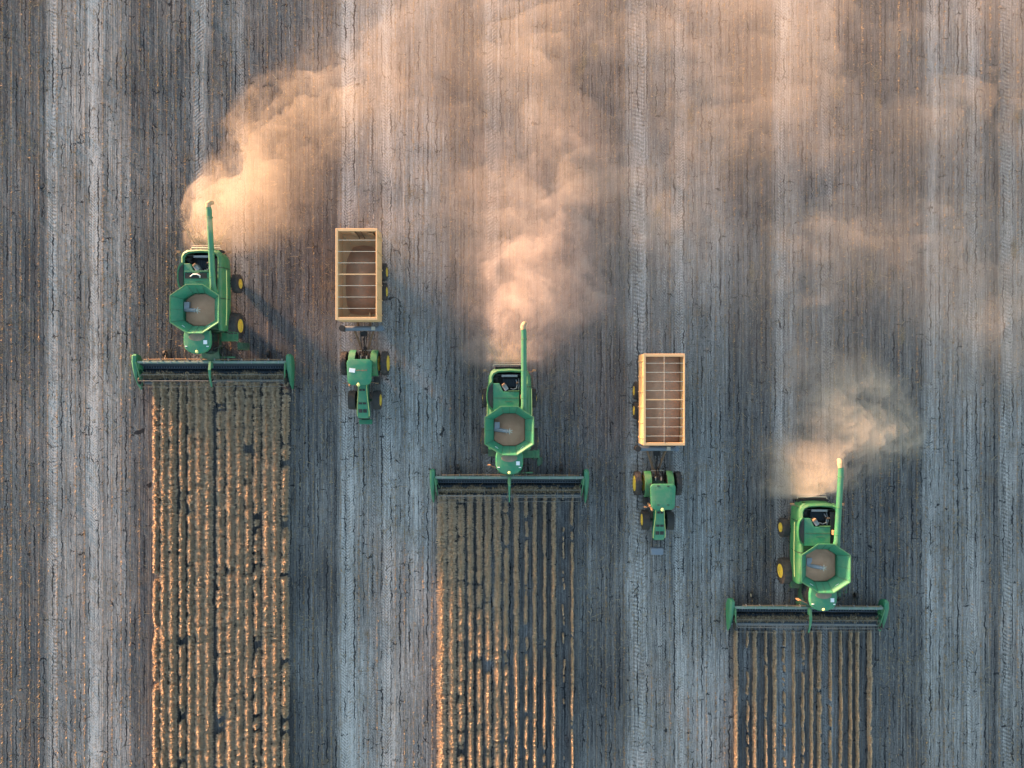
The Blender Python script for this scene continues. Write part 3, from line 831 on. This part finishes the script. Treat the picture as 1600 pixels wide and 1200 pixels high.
# ------------------------------------------------------------------ tractors (origin under the rear axle, drives towards -y)
def make_tractor(variant):
    R = empty('tractor', (0, 0, 0))
    m = MB()
    m.box(-.32, .32, -3.6, .3, .75, 1.25)
    m.box(-.45, .45, -.45, .45, .65, 1.45)
    m.build('chassis', M['green_dark'], R, .03)
    # hood: waist near the cab, wide nose
    rings = []
    for y, w, zt in ((-1.45, .36, 2.22), (-1.9, .33, 2.20), (-2.6, .36, 2.12), (-3.3, .43, 2.02), (-3.9, .48, 1.92), (-4.25, .47, 1.84), (-4.42, .40, 1.72)):
        rings.append([Vector((x, y, z)) for x, z in ((-w * .92, 1.1), (-w, 1.5), (-w, zt - .16), (-w * .86, zt - .03), (-w * .5, zt), (w * .5, zt), (w * .86, zt - .03), (w, zt - .16), (w, 1.5), (w * .92, 1.1))])
    hood = MB().loft(rings).build('hood', M['green_clean'], R, 0, True)
    for s in (-1, 1):
        m = MB()
        pts = [(s * (w * 1.0), y, zt - .10) for y, w, zt in ((-1.5, .36, 2.22), (-1.9, .33, 2.20), (-2.6, .36, 2.12), (-3.3, .43, 2.02), (-3.9, .48, 1.92), (-4.25, .47, 1.84))]
        m.tube(pts, .022, 6); m.build('hood_stripe', M['lens'], hood)
    m = MB()
    for y, z, w in ((-2.15, 2.185, .20), (-3.22, 2.045, .28), (-3.82, 1.945, .30)):
        for s in (-1, 1): 
            mt = Matrix.Translation((s * (w / 2 + .03), y, z)) @ Matrix.Rotation(radians(8), 4, 'X')
            m.box(-w / 2, w / 2, -.08 if y > -3.5 else -.14, .08 if y > -3.5 else .14, -.02, .012, mt)
    m.each('hood_vent', M['black'], hood)
    m = MB().box(-.40, .40, -4.47, -4.43, 1.1, 1.66); m.build('grille', M['black'], hood)
    # cab
    m = MB()
    rings = []
    for z, k in ((1.35, .84), (1.9, .93), (3.02, .93)):
        rings.append([Vector((x * k, -.70 + (y + .70) * k, z)) for x, y in ((-.85, .20), (.85, .20), (.90, -.6), (.62, -1.60), (-.62, -1.60), (-.90, -.6))])
    m.loft(rings); m.build('cab', M['glass'], R, .02)
    m = MB()
    for sx, sy in ((-.78, .08), (.78, .08), (-.6, -1.5), (.6, -1.5)): m.bar((sx, sy, 1.4), (sx, sy, 3.05), .07, .07)
    m.each('cab_frame', M['black'], R)
    P = round_rect(-.99, .99, -1.70, .26, .30, 6)
    # front of the roof narrows
    P = [(x * (1 - .10 * max(0, (-1.0 - y) / .7)), y - (.12 * (1 - (x / .99) ** 2) if y < -1.3 else 0)) for x, y in P]
    def sh(k, z): return [Vector((x * k, -.72 + (y + .72) * k, z)) for x, y in P]
    roof = MB().loft([sh(.94, 3.02), sh(1, 3.08), sh(1.0, 3.20), sh(.96, 3.28), sh(.84, 3.32), sh(.5, 3.345)]).build('cab_roof', M['green_dusty'] if variant == 'b' else M['green_clean'], R, 0, True)
    MB().dome((-.06, -1.72, 3.26), .13, .16, .12).build('satellite_receiver', M['lens'], roof, 0, True)
    if variant == 'a':
        mt = Matrix.Translation((-.53, -.62, 3.338)) @ Matrix.Rotation(radians(-8), 4, 'Z')
        MB().box(-.23, .23, -.16, .16, 0, .03, mt).build('roof_panel', M['white'], roof, .01)
        m = MB()
        for k in range(6): m.box(-.25 + k * .15, -.12 + k * .15, -.68 + .02 * (k % 3), -.60 + .03 * (k % 2), 3.335, 3.36)
        m.build('roof_debris', M['rust'], roof)
    else:
        m = MB()
        for xx in (-.62, -.38, .38, .62): m.box(xx - .015, xx + .015, -1.45, .05, 3.30, 3.335)
        m.each('roof_rib', M['green'], roof)
        m = MB()
        for sx, sy in ((-.38, .12), (.38, .10), (-.38, -1.35), (.38, -1.35)): m.box(sx - .09, sx + .09, sy - .03, sy + .03, 3.30, 3.35)
        m.each('roof_lamp', M['black'], roof)
    # rear fenders over the inner wheels
    for s in (-1, 1):
        rings = []
        for k in range(9):
            a = radians(20 + 140 * k / 8)
            rings.append([Vector((s * x, cos(a) * q, 1.0 + sin(a) * q)) for x, q in ((.62, 1.12), (1.12, 1.12), (1.16, 1.04), (1.10, 1.06), (.62, 1.06))])
        MB().loft(rings).build('rear_fender', M['green'] if s > 0 or variant == 'b' else M['green_dusty'], R, 0, True)
        rings = []
        for k in range(7):
            a = radians(35 + 110 * k / 6)
            rings.append([Vector((s * x, -2.98 + cos(a) * q, .80 + sin(a) * q)) for x, q in ((.70, .88), (1.26, .88), (1.28, .84), (.70, .84))])
        MB().loft(rings).build('front_fender', M['black'], R, 0, True)
        m = MB().bar((s * .5, -1.55, 1.5), (s * 1.12, -1.45, 1.5), .06, .06); m.box(s * .95 - .18, s * .95 + .18, -1.7, -1.1, .75, 1.35)
        m.build('fuel_tank', M['black'], R, .04)
        m = MB().bar((s * .85, -1.55, 2.8), (s * 1.25, -1.62, 2.8), .04, .04); m.box(s * 1.28 - .09, s * 1.28 + .09, -1.65, -1.59, 2.5, 2.95)
        m.build('mirror', M['rust'], R)
    e = MB().tube([(-.82, -1.55, 1.6), (-.84, -1.62, 2.7), (-.80, -1.85, 3.05)], [.11, .10, .08], 12)
    e.build('exhaust', M['rust'], R, 0, True)
    for s in (-1, 1):
        wheel(R, s * .90, 0, .985, .48, .60, s, 22)
        wheel(R, s * 1.62, 0, .985, .48, .62, s, 22)
        wheel(R, s * .96, -2.98, .79, .50, .45, s, 18)
    MB().tube([(-1.6, 0, .985), (1.6, 0, .985)], .15, 12).build('rear_axle', M['green_dark'], R, 0, True)
    MB().tube([(-.9, -2.98, .79), (.9, -2.98, .79)], .11, 12).build('front_axle', M['green_dark'], R, 0, True)
    # rear linkage and hoses
    m = MB()
    for s in (-1, 1):
        m.bar((s * .42, .3, .9), (s * .48, 1.15, .7), .08, .1)
        m.bar((s * .36, .25, 1.45), (s * .40, .85, 1.40), .07, .07); m.bar((s * .40, .8, 1.4), (s * .46, .95, .75), .04, .04)
        m.tube([(s * .2, .4, 1.3), (s * .28, .75, 1.55), (s * .12, 1.05, 1.2), (s * .05, 1.3, .8)], .028, 6)
        m.tube([(s * .1, .42, 1.35), (s * .02, .8, 1.6), (-s * .12, 1.1, 1.1), (s * .02, 1.35, .75)], .024, 6)
    m.box(-.25, .25, .35, .55, 1.0, 1.5); m.box(-.07, .07, .4, 1.25, .5, .6)
    m.build('rear_linkage', M['black'], R)
    m = MB().box(-.28, -.20, .3, .6, 1.5, 1.6); m.box(.18, .27, .3, .6, 1.5, 1.58); m.bar((-.5, 1.02, 1.0), (.5, 1.05, 1.0), .07, .07)
    m.each('linkage_bar', M['strap'], R)
    if variant == 'a':
        m = MB()
        for k in range(11): m.box(-.50 + k * .092, -.50 + k * .092 + .08, -4.93, -4.56, .55, 1.02)
        m.build('front_weight', M['green_clean'], R, .015)
        MB().box(-.3, .3, -4.6, -4.3, .6, .9).build('weight_bracket', M['black'], R)
    else:
        m = MB().box(-.50, .50, -5.78, -5.26, .62, 1.02); m.box(-.42, .42, -5.30, -5.22, .6, .95)
        m.build('front_weight', M['bluegrey'], R, .03)
        m = MB()
        for s in (-1, 1): m.bar((s * .3, -4.35, .8), (s * .33, -5.3, .75), .07, .12)
        m.bar((0, -4.4, 1.1), (0, -5.3, .95), .05, .05)
        m.each('front_linkage', M['black'], R)
    return R

t1 = make_tractor('a'); t1.location = (-11.87, 1.68, 0)
tag(t1, 'green tractor with a pale panel on its roof, towing the left grain trailer', 'tractor', 'tractors towing grain trailers')
t2 = make_tractor('b'); t2.location = (11.74, -8.03, 0)
tag(t2, 'green tractor with a detached blue grey front weight, towing the right grain trailer', 'tractor', 'tractors towing grain trailers')

# ------------------------------------------------------------------ grain trailers (origin under the box centre, drawn towards -y)
def make_trailer(nb, wire, full):
    R = empty('grain_trailer', (0, 0, 0))
    W, L, T = 1.58, 3.5, 3.8
    m = MB()                                                # walls: closed skin, hopper floor
    def rr(w, l, z): return [Vector((-w, -l, z)), Vector((w, -l, z)), Vector((w, l, z)), Vector((-w, l, z))]
    m.loft([rr(W, L, T), rr(W, L, 1.75), rr(.75, L - 1.0, 1.0), rr(.70, L - 1.05, 1.05), rr(W - .06, L - .06, 1.82), rr(W - .06, L - .06, T), rr(W, L, T)], cap=False)
    m.box(-.75, .75, -L + 1.0, L - 1.0, .98, 1.04)
    m.build('box_wall', M['cream'], R)
    m = MB().loft([rr(W - .07, L - .07, T - .05), rr(W - .07, L - .07, 1.9), rr(.72, L - 1.08, 1.08), rr(.70, L - 1.1, 1.14), rr(W - .09, L - .09, 1.94), rr(W - .09, L - .09, T - .05), rr(W - .07, L - .07, T - .05)], cap=False)
    m.build('box_lining', M['cream_in'], R)
    m = MB()
    t = .20
    m.box(-W - .03, -W + t - .03, -L - .03, L + .03, T, T + .07); m.box(W - t + .12, W + .03, -L - .03, L + .03, T, T + .07)
    m.box(-W + t - .03, W - t + .12, -L - .03, -L + t, T, T + .068); m.box(-W + t - .03, W - t + .12, L - t, L + .03, T, T + .068)
    m.build('top_rim', M['cream'], R, .02)
    for k in range(1, nb + 1):
        y = -L + 2 * L * k / (nb + 1)
        thick = k == (nb + 1) // 2
        MB().bar((-W + .1, y, T + .02), (W - .1, y, T + .02), .09 if thick else .036, .05).build('brace', M['strap'] if not thick else M['cream'], R)
    if wire:
        MB().bar((.0, -L + .15, T + .07), (.0, L - .15, T + .07), .028, .02).build('roof_wire', M['strap'], R)
    m = MB()                                                # outside ribs
    for s in (-1, 1):
        for k in range(6):
            y = -L + .5 + k * 1.2
            m.box(s * (W + .035) - .03, s * (W + .035) + .03, y - .04, y + .04, 1.8, T - .05)
    m.each('wall_rib', M['cream'], R)
    if not full:
        m = MB()
        for k in range(7): m.bar((-.18, 3.38 - .035 * k, 3.2 - k * .3), (.22, 3.38 - .035 * k, 3.2 - k * .3), .04, .04)
        m.bar((-.18, 3.4, 3.4), (-.18, 3.1, 1.3), .05, .05); m.bar((.22, 3.4, 3.4), (.22, 3.1, 1.3), .05, .05)
        m.build('ladder', M['rust'], R)
        m = MB().box(-.55, -.24, 3.28, 3.36, 1.5, 3.5); m.box(.72, 1.15, 3.26, 3.36, 1.3, 3.1)
        m.each('inner_post', M['cream_in'], R, .02)
        m = MB().prism([(.45, -3.38), (.85, -3.38), (.65, -2.7)], 1.2, 2.0); m.build('inner_gusset', M['yellow'] if False else M['cream'], R)
    m = MB()
    for s in (-1, 1): m.bar((s * .5, -3.9, .95), (s * .5, 2.9, .95), .14, .24)
    for y in (-2.5, -.3, .9, 2.5): m.bar((-1.0, y, .95), (1.0, y, .95), .12, .2)
    for s in (-1, 1): m.bar((s * .85, -3.9, .98), (s * .14, -5.95, .66), .15, .15)
    m.bar((0, -5.8, .6), (0, -6.35, .58), .14, .1)
    m.build('chassis', M['rust'], R, .01)
    m = MB().tube([(-1.5, -3.98, 1.35), (1.5, -3.98, 1.35)], .20, 16)
    m.build('cross_tube', M['bluegrey'], R, 0, True)
    m = MB().tube([(-1.62, -3.98, 1.0), (-1.62, -3.98, 1.75)], .24, 18)
    m.build('stand_cap', M['black'], R, 0, True)
    m = MB().tube([(1.45, -3.98, 1.0), (1.45, -3.98, 1.72)], .22, 18); m.tube([(1.45, -3.98, 1.72), (1.45, -3.98, 1.80)], .10, 12)
    m.build('tube_flange', M['bluegrey'], R, 0, True)
    MB().box(.7, 1.0, -4.12, -3.84, 1.5, 1.6).build('tube_bracket', M['strap'], R)
    m = MB().tube([(0, -3.8, 1.0), (.06, -4.8, 1.1), (0, -5.8, .9)], .05, 8); m.tube([(.1, -3.9, 1.1), (.25, -5.0, 1.3), (.05, -6.2, 1.3)], .03, 6); m.box(-.06, .1, -4.95, -4.75, 1.1, 1.2); m.tube([(-.3, -3.9, 1.1), (-.2, -4.9, 1.25), (-.05, -6.1, 1.25)], .035, 6); m.box(-.22, .26, -4.6, -4.2, .95, 1.15)
    m.each('drive_shaft', M['black'], R)
    for s in (-1, 1):
        for y in (-.75, .85): wheel(R, s * 1.52, y - .2, .72, .56, .36, s, 18)
    for y in (-.95, .65): MB().tube([(-1.4, y, .72), (1.4, y, .72)], .09, 10).build('axle', M['rust'], R)
    return R

r1 = make_trailer(7, False, False); r1.location = (-11.96, 8.44, 0)
tag(r1, 'cream grain trailer half full with its slanted floor bare, behind the left tractor', 'grain trailer', 'grain trailers')
r2 = make_trailer(9, True, True); r2.location = (11.69, -1.20, 0)
tag(r2, 'cream grain trailer nearly full under cross braces and a lengthwise wire, behind the right tractor', 'grain trailer', 'grain trailers')
def ident(X, Y): return X, Y
def g1(X, Y):
    d = np.sqrt((X - .05) ** 2 / .9 + (Y + .3) ** 2 / 4.5)
    return np.maximum(1.16, 2.62 - .62 * d + .05 * fbm(X * 2 + 20, Y * 2 + 20, 5, 3) - .35 * np.clip(np.abs(Y + .3) - 1.8, 0, 3) )
grain_heap('grain_heap', ident, 34, 60, -1.46, 1.46, -3.38, 3.38, g1, 1.12, (-11.96, 8.44, 0), 'brown grain mounded along the middle of the left trailer')
def g2(X, Y):
    return 3.12 + .32 * np.exp(-((X + .25) / .35) ** 2 - ((Y + 1.2) / 1.1) ** 2) + .10 * np.exp(-((X - .5) / .3) ** 2 - ((Y + 2) / .6) ** 2) - .25 * (np.abs(X) / 1.4) ** 2 - .02 * (Y - 1) ** 2 + .06 * fbm(X * 2 + 20, Y * 1.3 + 20, 9, 4)
grain_heap('grain_heap', ident, 34, 60, -1.46, 1.46, -3.38, 3.38, g2, 1.9, (11.69, -1.20, 0), 'brown grain filling the right trailer with a raised ridge near its front')

# ------------------------------------------------------------------ standing crop, each row its own object
def blades(x, y, hgt, half, r, w0=.024, lean_y=.07):
    """bent strips: base on the row line, tips spread to the sides"""
    n = len(x)
    bx = x + r.normal(0, .035, n); by = y + r.normal(0, .03, n)
    sgn = r.uniform(-1, 1, n)
    tx = x + sgn * half * (1 - .25 * r.random(n)); ty = by + r.normal(0, lean_y, n)
    h = hgt * (1 - .38 * np.abs(sgn) ** 1.6) * r.uniform(.8, 1.05, n)
    mx = bx * .55 + tx * .45 ; my = by * .55 + ty * .45; mz = h * .88; h = h * .93
    a = r.uniform(0, 2 * pi, n) * .35 + pi / 2
    w = w0 * r.uniform(.6, 1.5, n)
    ux, uy = np.cos(a) * w, np.sin(a) * w
    z0 = np.zeros(n)
    P = [(bx - ux * .5, by - uy * .5, z0), (bx + ux * .5, by + uy * .5, z0), (mx + ux, my + uy, mz), (mx - ux, my - uy, mz), (tx + ux * .7, ty + uy * .7, h), (tx - ux * .7, ty - uy * .7, h)]
    V = np.stack([np.stack(p, 1) for p in P], 1).reshape(-1, 3)
    b = np.arange(n)[:, None] * 6
    F = np.concatenate([b + np.array([[0, 1, 2, 3]]), b + np.array([[3, 2, 4, 5]])])
    return V, F

def crop_row(px, wpx, py_top, hgt, fill, seed, label, group, drift=0.0):
    r = np.random.default_rng(seed)
    xg = wx(px, hgt * .85)
    ya, yb = wy(py_top), wy(1215) - 2.0
    half0 = wpx / 2 / 19.3
    nden = int((ya - yb) * (240 + 900 * half0))
    y = r.uniform(yb, ya, nden)
    wob = .06 * (fbm(y * .25 + 40, y * 0 + seed, seed, 3) - .5) + .10 * (fbm(y * 1.4 + 40, y * 0 + seed, seed + 9, 2) - .5) * (2 if fill < .8 else 1)
    g = fbm(y * 1.1 + 60, y * 0 + seed * .37, seed + 3, 4, .75)
    thr = np.interp(fill, [.2, .6, .85, 1.0], [.60, .44, .33, .22])
    amp = np.clip((g - thr) * 10, 0, 1)
    keep = amp > 0.05
    y, wob, amp = y[keep], wob[keep], amp[keep]
    clump = fbm(y * 2.2 + 11, y * 0 + seed, seed + 5, 2)
    tuft = .30 + .4 * fbm(y * 5.0 + 31, y * 0 + seed, seed + 7, 3)
    slit = np.clip((fbm(y * 8.5 + 71, y * 0 + seed * .7, seed + 8, 2) - .30) * 9, .15, 1)
    half = half0 * np.interp(wpx, [4, 14], [1.12, 1.42]) * (.6 + .4 * amp) * (.84 + .32 * clump) * (.84 + .32 * tuft)
    V, F = blades(xg + wob, y, hgt * (.7 + .3 * amp) * (.92 + .16 * clump) * (.78 + .44 * tuft) * (.62 + .38 * slit), half, r)
    o = np_mesh('crop_row', V, F, M['crop'])
    tag(o, label, 'crop row', group)

ORD = ['first', 'second', 'third', 'fourth', 'fifth', 'sixth', 'seventh', 'eighth', 'ninth', 'tenth', 'eleventh', 'twelfth', 'thirteenth', 'fourteenth', 'last']
PLOT1 = [(241, 10, .90), (254, 12, 1.), (267.5, 12.5, 1.), (282.5, 10, .8), (296, 11, .85), (310, 13.5, 1.), (324, 13, 1.), (342.5, 12.5, .82), (358, 13, 1.), (372.5, 12.5, .95), (386, 12, .85), (400, 11, .75), (415, 13, 1.), (429, 13, 1.), (444, 11.5, .8)]
PLOT2 = [(690, 14, 1.), (706, 12.5, 1.), (720, 11, .82), (735, 9.5, .95), (749, 9.5, .9), (762.5, 10, .88), (777, 11, .95), (791, 8.5, .78), (807, 8.5, 1.), (822.5, 6.5, .75), (836, 7, .95), (851, 6, .8), (865, 7.5, 1.), (881, 3, .25), (894.5, 5, .85)]
PLOT3 = [(1151, 7, 1.), (1169.6, 3, .35), (1180.4, 7, 1.), (1198, 4, .85), (1211.7, 7, .95), (1227, 4, .45), (1241.5, 5, .95), (1256, 4.5, .75), (1269, 5.5, 1.), (1281.5, 7, .95), (1299, 4, .8), (1315.4, 4.5, .9), (1330.4, 5, .95), (1341, 6, 1.), (1360.6, 8, .95)]
for pl, (rows, top, hg, side) in enumerate(((PLOT1, 598, .85, 'left'), (PLOT2, 772, .72, 'middle'), (PLOT3, 985, .55, 'lower right'))):
    for k, (px, w, fill) in enumerate(rows):
        crop_row(px, w, top, hg * (.8 + .2 * min(1, w / 10)), fill, 1000 + 40 * pl + k, f'{ORD[k]} standing crop row from the left in front of the {side} combine', f'crop rows in front of the {side} combine')

# ------------------------------------------------------------------ stubble and straw litter
def in_crop(x, y):
    m = np.zeros(len(x), bool)
    for rows, top in ((PLOT1, 600), (PLOT2, 775), (PLOT3, 988)):
        m |= (x > wx(rows[0][0] - 10)) & (x < wx(rows[-1][0] + 10)) & (y < wy(top))
    return m
def on_track(x):
    m = np.zeros(len(x), bool)
    for a, b in TRACKS: m |= (x > wx(a)) & (x < wx(b))
    return m
r = np.random.default_rng(3)
K = np.arange(-22, 96)
rowx = ROW0 + K * PITCH
n = 170000
ri = r.integers(0, len(rowx), n)
x = rowx[ri] + r.normal(0, .03, n); y = r.uniform(-36, 36, n)
pres = fbm(y * .12 + 50, ri * 3.7, 21, 3, .6)
keep = (r.random(n) < np.clip((pres - .33) * 3.5, .08, 1)) & ~in_crop(x, y)
keep &= ~(on_track(x) & (r.random(n) < .75))
band = np.interp(x * FPX / CAM_H + 800, [b[0] for b in BAND], [b[1] for b in BAND])
keep &= r.random(n) > (band - .2) * .75
x, y = x[keep], y[keep]; n = len(x)
h = r.uniform(.05, .16, n); w = r.uniform(.010, .022, n); a = r.uniform(0, pi, n)
lx, ly = r.normal(0, .05, n), r.normal(0, .06, n)
ux, uy = np.cos(a) * w, np.sin(a) * w
V = np.stack([np.stack(p, 1) for p in ((x - ux, y - uy, 0 * x), (x + ux, y + uy, 0 * x), (x + ux + lx, y + uy + ly, h), (x - ux + lx, y - uy + ly, h))], 1).reshape(-1, 3)
o = np_mesh('stubble', V, np.arange(4 * n).reshape(-1, 4), M['stubble'])
tag(o, 'short cut stalks standing in lines across the harvested field', 'stubble', None, 'stuff')

n = 90000
x = r.uniform(-44, 44, n); y = r.uniform(-36, 36, n)
pat = fbm(x * .5 + 50, y * .35 + 50, 31, 4, .6)
keep = (r.random(n) < np.clip((pat - .35) * 3, .05, 1)) & ~in_crop(x, y)
x, y = x[keep], y[keep]
# a few loose bunches of straw
for px, py in ((905, 112), (912, 95), (930, 78), (1370, 115), (1372, 160), (1310, 140), (1030, 330), (1175, 425), (1350, 555), (1410, 525), (640, 300), (1590, 180), (1585, 390), (820, 460), (1080, 180), (1360, 435)):
    k = 90
    x = np.concatenate([x, wx(px) + r.normal(0, .16, k)]); y = np.concatenate([y, wy(py) + r.normal(0, .45, k)])
n = len(x)
L = r.gamma(2.5, .035, n) + .03; w = r.uniform(.006, .016, n); a = pi / 2 + r.normal(0, .9, n)
dx, dy = np.cos(a) * L, np.sin(a) * L; ux, uy = -np.sin(a) * w, np.cos(a) * w
z0 = r.uniform(.006, .03, n); z1 = z0 + r.uniform(0, .05, n)
V = np.stack([np.stack(p, 1) for p in ((x - dx - ux, y - dy - uy, z0), (x + dx - ux, y + dy - uy, z1), (x + dx + ux, y + dy + uy, z1), (x - dx + ux, y - dy + uy, z0))], 1).reshape(-1, 3)
o = np_mesh('straw_litter', V, np.arange(4 * n).reshape(-1, 4), M['litter'])
tag(o, 'loose straw bits scattered over the soil', 'straw', None, 'stuff')

# ------------------------------------------------------------------ dust: closed bodies of even density whose thickness varies
def dust_mat(name, dens, col, an=0.25):
    m = bpy.data.materials.new(name); m.use_nodes = True
    nt = m.node_tree; nt.nodes.remove(nt.nodes['Principled BSDF'])
    v = nt.nodes.new('ShaderNodeVolumePrincipled')
    v.inputs['Color'].default_value = (*col, 1)
    v.inputs['Density'].default_value = dens
    v.inputs['Anisotropy'].default_value = an
    nt.links.new(v.outputs[0], nt.nodes['Material Output'].inputs['Volume'])
    return m

def dust_body(name, f, x0, x1, y0, y1, step, mat, zf, label):
    xs = np.arange(x0, x1 + step, step); ys = np.arange(y0, y1 + step, step)
    X, Y = np.meshgrid(xs, ys, indexing='ij')
    PX, PY = X * FPX / (CAM_H - 3.0) + 800, 600 - Y * FPX / (CAM_H - 3.0)
    T = f(PX, PY)
    T[0] = T[-1] = 0; T[:, 0] = T[:, -1] = 0
    zlo, zhi = zf(PX, PY, T)
    on = T > 0.004
    N = X.size; idx = np.arange(N).reshape(X.shape)
    top = np.stack([X, Y, np.where(on, zhi, (zlo + zhi) / 2)], -1).reshape(-1, 3)
    bot = np.stack([X, Y, zlo], -1).reshape(-1, 3)
    bi = np.where(on, idx + N, idx)
    c = on[:-1, :-1] | on[1:, :-1] | on[1:, 1:] | on[:-1, 1:]
    q = lambda A: np.stack([A[:-1, :-1][c], A[1:, :-1][c], A[1:, 1:][c], A[:-1, 1:][c]], 1)
    Ft = q(idx); Fb = q(bi)[:, ::-1]
    def tri(F): return np.concatenate([F[:, [0, 1, 2]], F[:, [0, 2, 3]]])
    def tri2(F): return np.concatenate([F[:, [0, 1, 3]], F[:, [1, 2, 3]]])
    F = np.concatenate([tri(Ft), tri2(Fb)])
    F = F[(F[:, 0] != F[:, 1]) & (F[:, 1] != F[:, 2]) & (F[:, 0] != F[:, 2])]
    V = np.concatenate([top, bot])
    used = np.unique(F); remap = np.zeros(len(V), int); remap[used] = np.arange(len(used))
    o = np_mesh(name, V[used], remap[F], mat, None, False)
    return tag(o, label, 'dust cloud', None, 'stuff')

def spine(pts, PX, PY):
    """pts: (px, py, radius, strength); soft union of discs along the path"""
    out = np.zeros_like(PX)
    P = []
    for a, b in zip(pts[:-1], pts[1:]):
        for t in np.linspace(0, 1, 7)[:-1]: P.append([p * (1 - t) + q * t for p, q in zip(a, b)])
    P.append(pts[-1])
    for px, py, rad, s in P:
        d = np.sqrt((PX - px) ** 2 + (PY - py) ** 2) / rad
        out = np.maximum(out, s * np.clip((1 - d) * 1.25, 0, 1) ** 1.0)
    return out

def plume(pts, seed, gain=3.5, rough=1.35, hmax=1.45):
    def f(PX, PY):
        base = spine(pts, PX, PY)
        wxn = fbm(PX / 60 + 5, PY / 60 + 5, seed + 40, 5, .6) - .5; wyn = fbm(PX / 60 + 25, PY / 60 + 9, seed + 50, 5, .6) - .5
        n = fbm(PX / 52 + wxn * 1.3 + 30, PY / 52 + wyn * 1.3 + 30, seed, 8, .66)
        T = base * np.clip(.92 + (n - .5) * rough * (2.2 - 1.2 * np.clip(base, 0, 1)), 0, 1.7) - .03 + .08 * (n - .5)
        d = np.sqrt((PX - pts[0][0]) ** 2 + (PY - pts[0][1]) ** 2)
        T = np.clip(T, 0, None); T = T * T / (T + .15)
        T = T * np.clip((pts[0][1] - 8 - PY) / 22, 0, 1)            # starts behind the machine
        return T * gain * (1 + np.clip(d - 45, 0, 150) / 150 * (hmax - 1))
    return f
def zplume(org):
    def f(PX, PY, T):
        d = np.sqrt((PX - org[0]) ** 2 + (PY - org[1]) ** 2)
        base = .15 + np.clip(d / 200, 0, 1) * .6
        return base, base + T
    return f

D1 = dust_mat('golden_dust', .11, (.78, .70, .60))
D2 = dust_mat('tan_dust', .165, (.86, .75, .70))
D3 = dust_mat('pale_dust', .20, (.92, .83, .73))
D4 = dust_mat('drifting_dust', .048, (.88, .80, .73))
dust_body('dust_cloud', plume([(318, 400, 48, 1.5), (326, 358, 72, 1.4), (352, 322, 98, 1.2), (390, 285, 118, .9), (420, 235, 124, .8), (455, 180, 126, .7), (500, 140, 112, .45), (550, 125, 100, .25), (600, 120, 90, .1)], 71), wx(240), wx(760), wy(430), wy(20), .16, D1, zplume((318, 392)), 'bright golden dust cloud billowing up behind the left combine')
dust_body('dust_cloud', plume([(784, 590, 56, 1.5), (786, 552, 88, 1.4), (806, 505, 116, 1.2), (842, 450, 146, .9), (842, 390, 158, .68), (840, 320, 155, .5), (850, 250, 150, .4)], 83), wx(680), wx(1060), wy(620), wy(120), .16, D2, zplume((790, 580)), 'tan dust cloud spreading behind the middle combine')
dust_body('dust_cloud', plume([(1266, 798, 50, 1.5), (1266, 762, 80, 1.4), (1282, 725, 98, .9), (1320, 690, 112, .8), (1375, 665, 110, .7), (1330, 630, 120, .35), (1300, 590, 110, .2)], 97), wx(1170), wx(1500), wy(820), wy(500), .16, D3, zplume((1266, 788)), 'pale dust cloud puffing out behind the lower right combine')
BL = [(620, 70, 150, 110, .25), (760, 20, 160, 90, .4), (840, 210, 110, 160, .8), (1060, 330, 90, 80, .8), (940, 30, 120, 60, .5), (1110, 200, 100, 120, .5), (1260, 90, 120, 180, 1.), (1400, 390, 230, 75, .9),
      (1250, 470, 70, 130, .7), (1560, 530, 110, 90, .8), (1330, 540, 100, 100, .35), (1480, 120, 130, 130, .55), (900, 560, 130, 120, .3), (960, 440, 90, 80, .5), (500, 330, 160, 160, .3), (650, 250, 120, 180, .35), (820, 380, 100, 100, .5), (480, 520, 120, 90, .18)]
def drift(PX, PY):
    base = np.zeros_like(PX)
    for px, py, a, b, s in BL: base += s * np.exp(-((PX - px) / a) ** 2 - ((PY - py) / b) ** 2)
    wxn = (fbm(PX / 90 + 5, PY / 90 + 5, 140, 5, .65) - .5) * 1.8
    n = fbm(PX / 105 + wxn + 30, PY / 95 + 30, 150, 8, .68)
    base = base * .66 + .66 / (1 + np.exp(-(PX - 520) / 60)) / (1 + np.exp((PY - 560 - .08 * np.clip(PX - 900, 0, None)) / 70))
    T = base * np.clip(.90 + (n - .5) * 1.6, 0, 1.7) - .01
    T = np.clip(T, 0, 1.6); T = T * T / (T + .3)
    return T * 4.2
dust_body('dust_cloud', drift, wx(330), wx(1760), wy(760), wy(-140), .3, D4, lambda PX, PY, T: (np.full_like(T, .10), .10 + T), 'thin dust veil drifting over the field behind the machines')
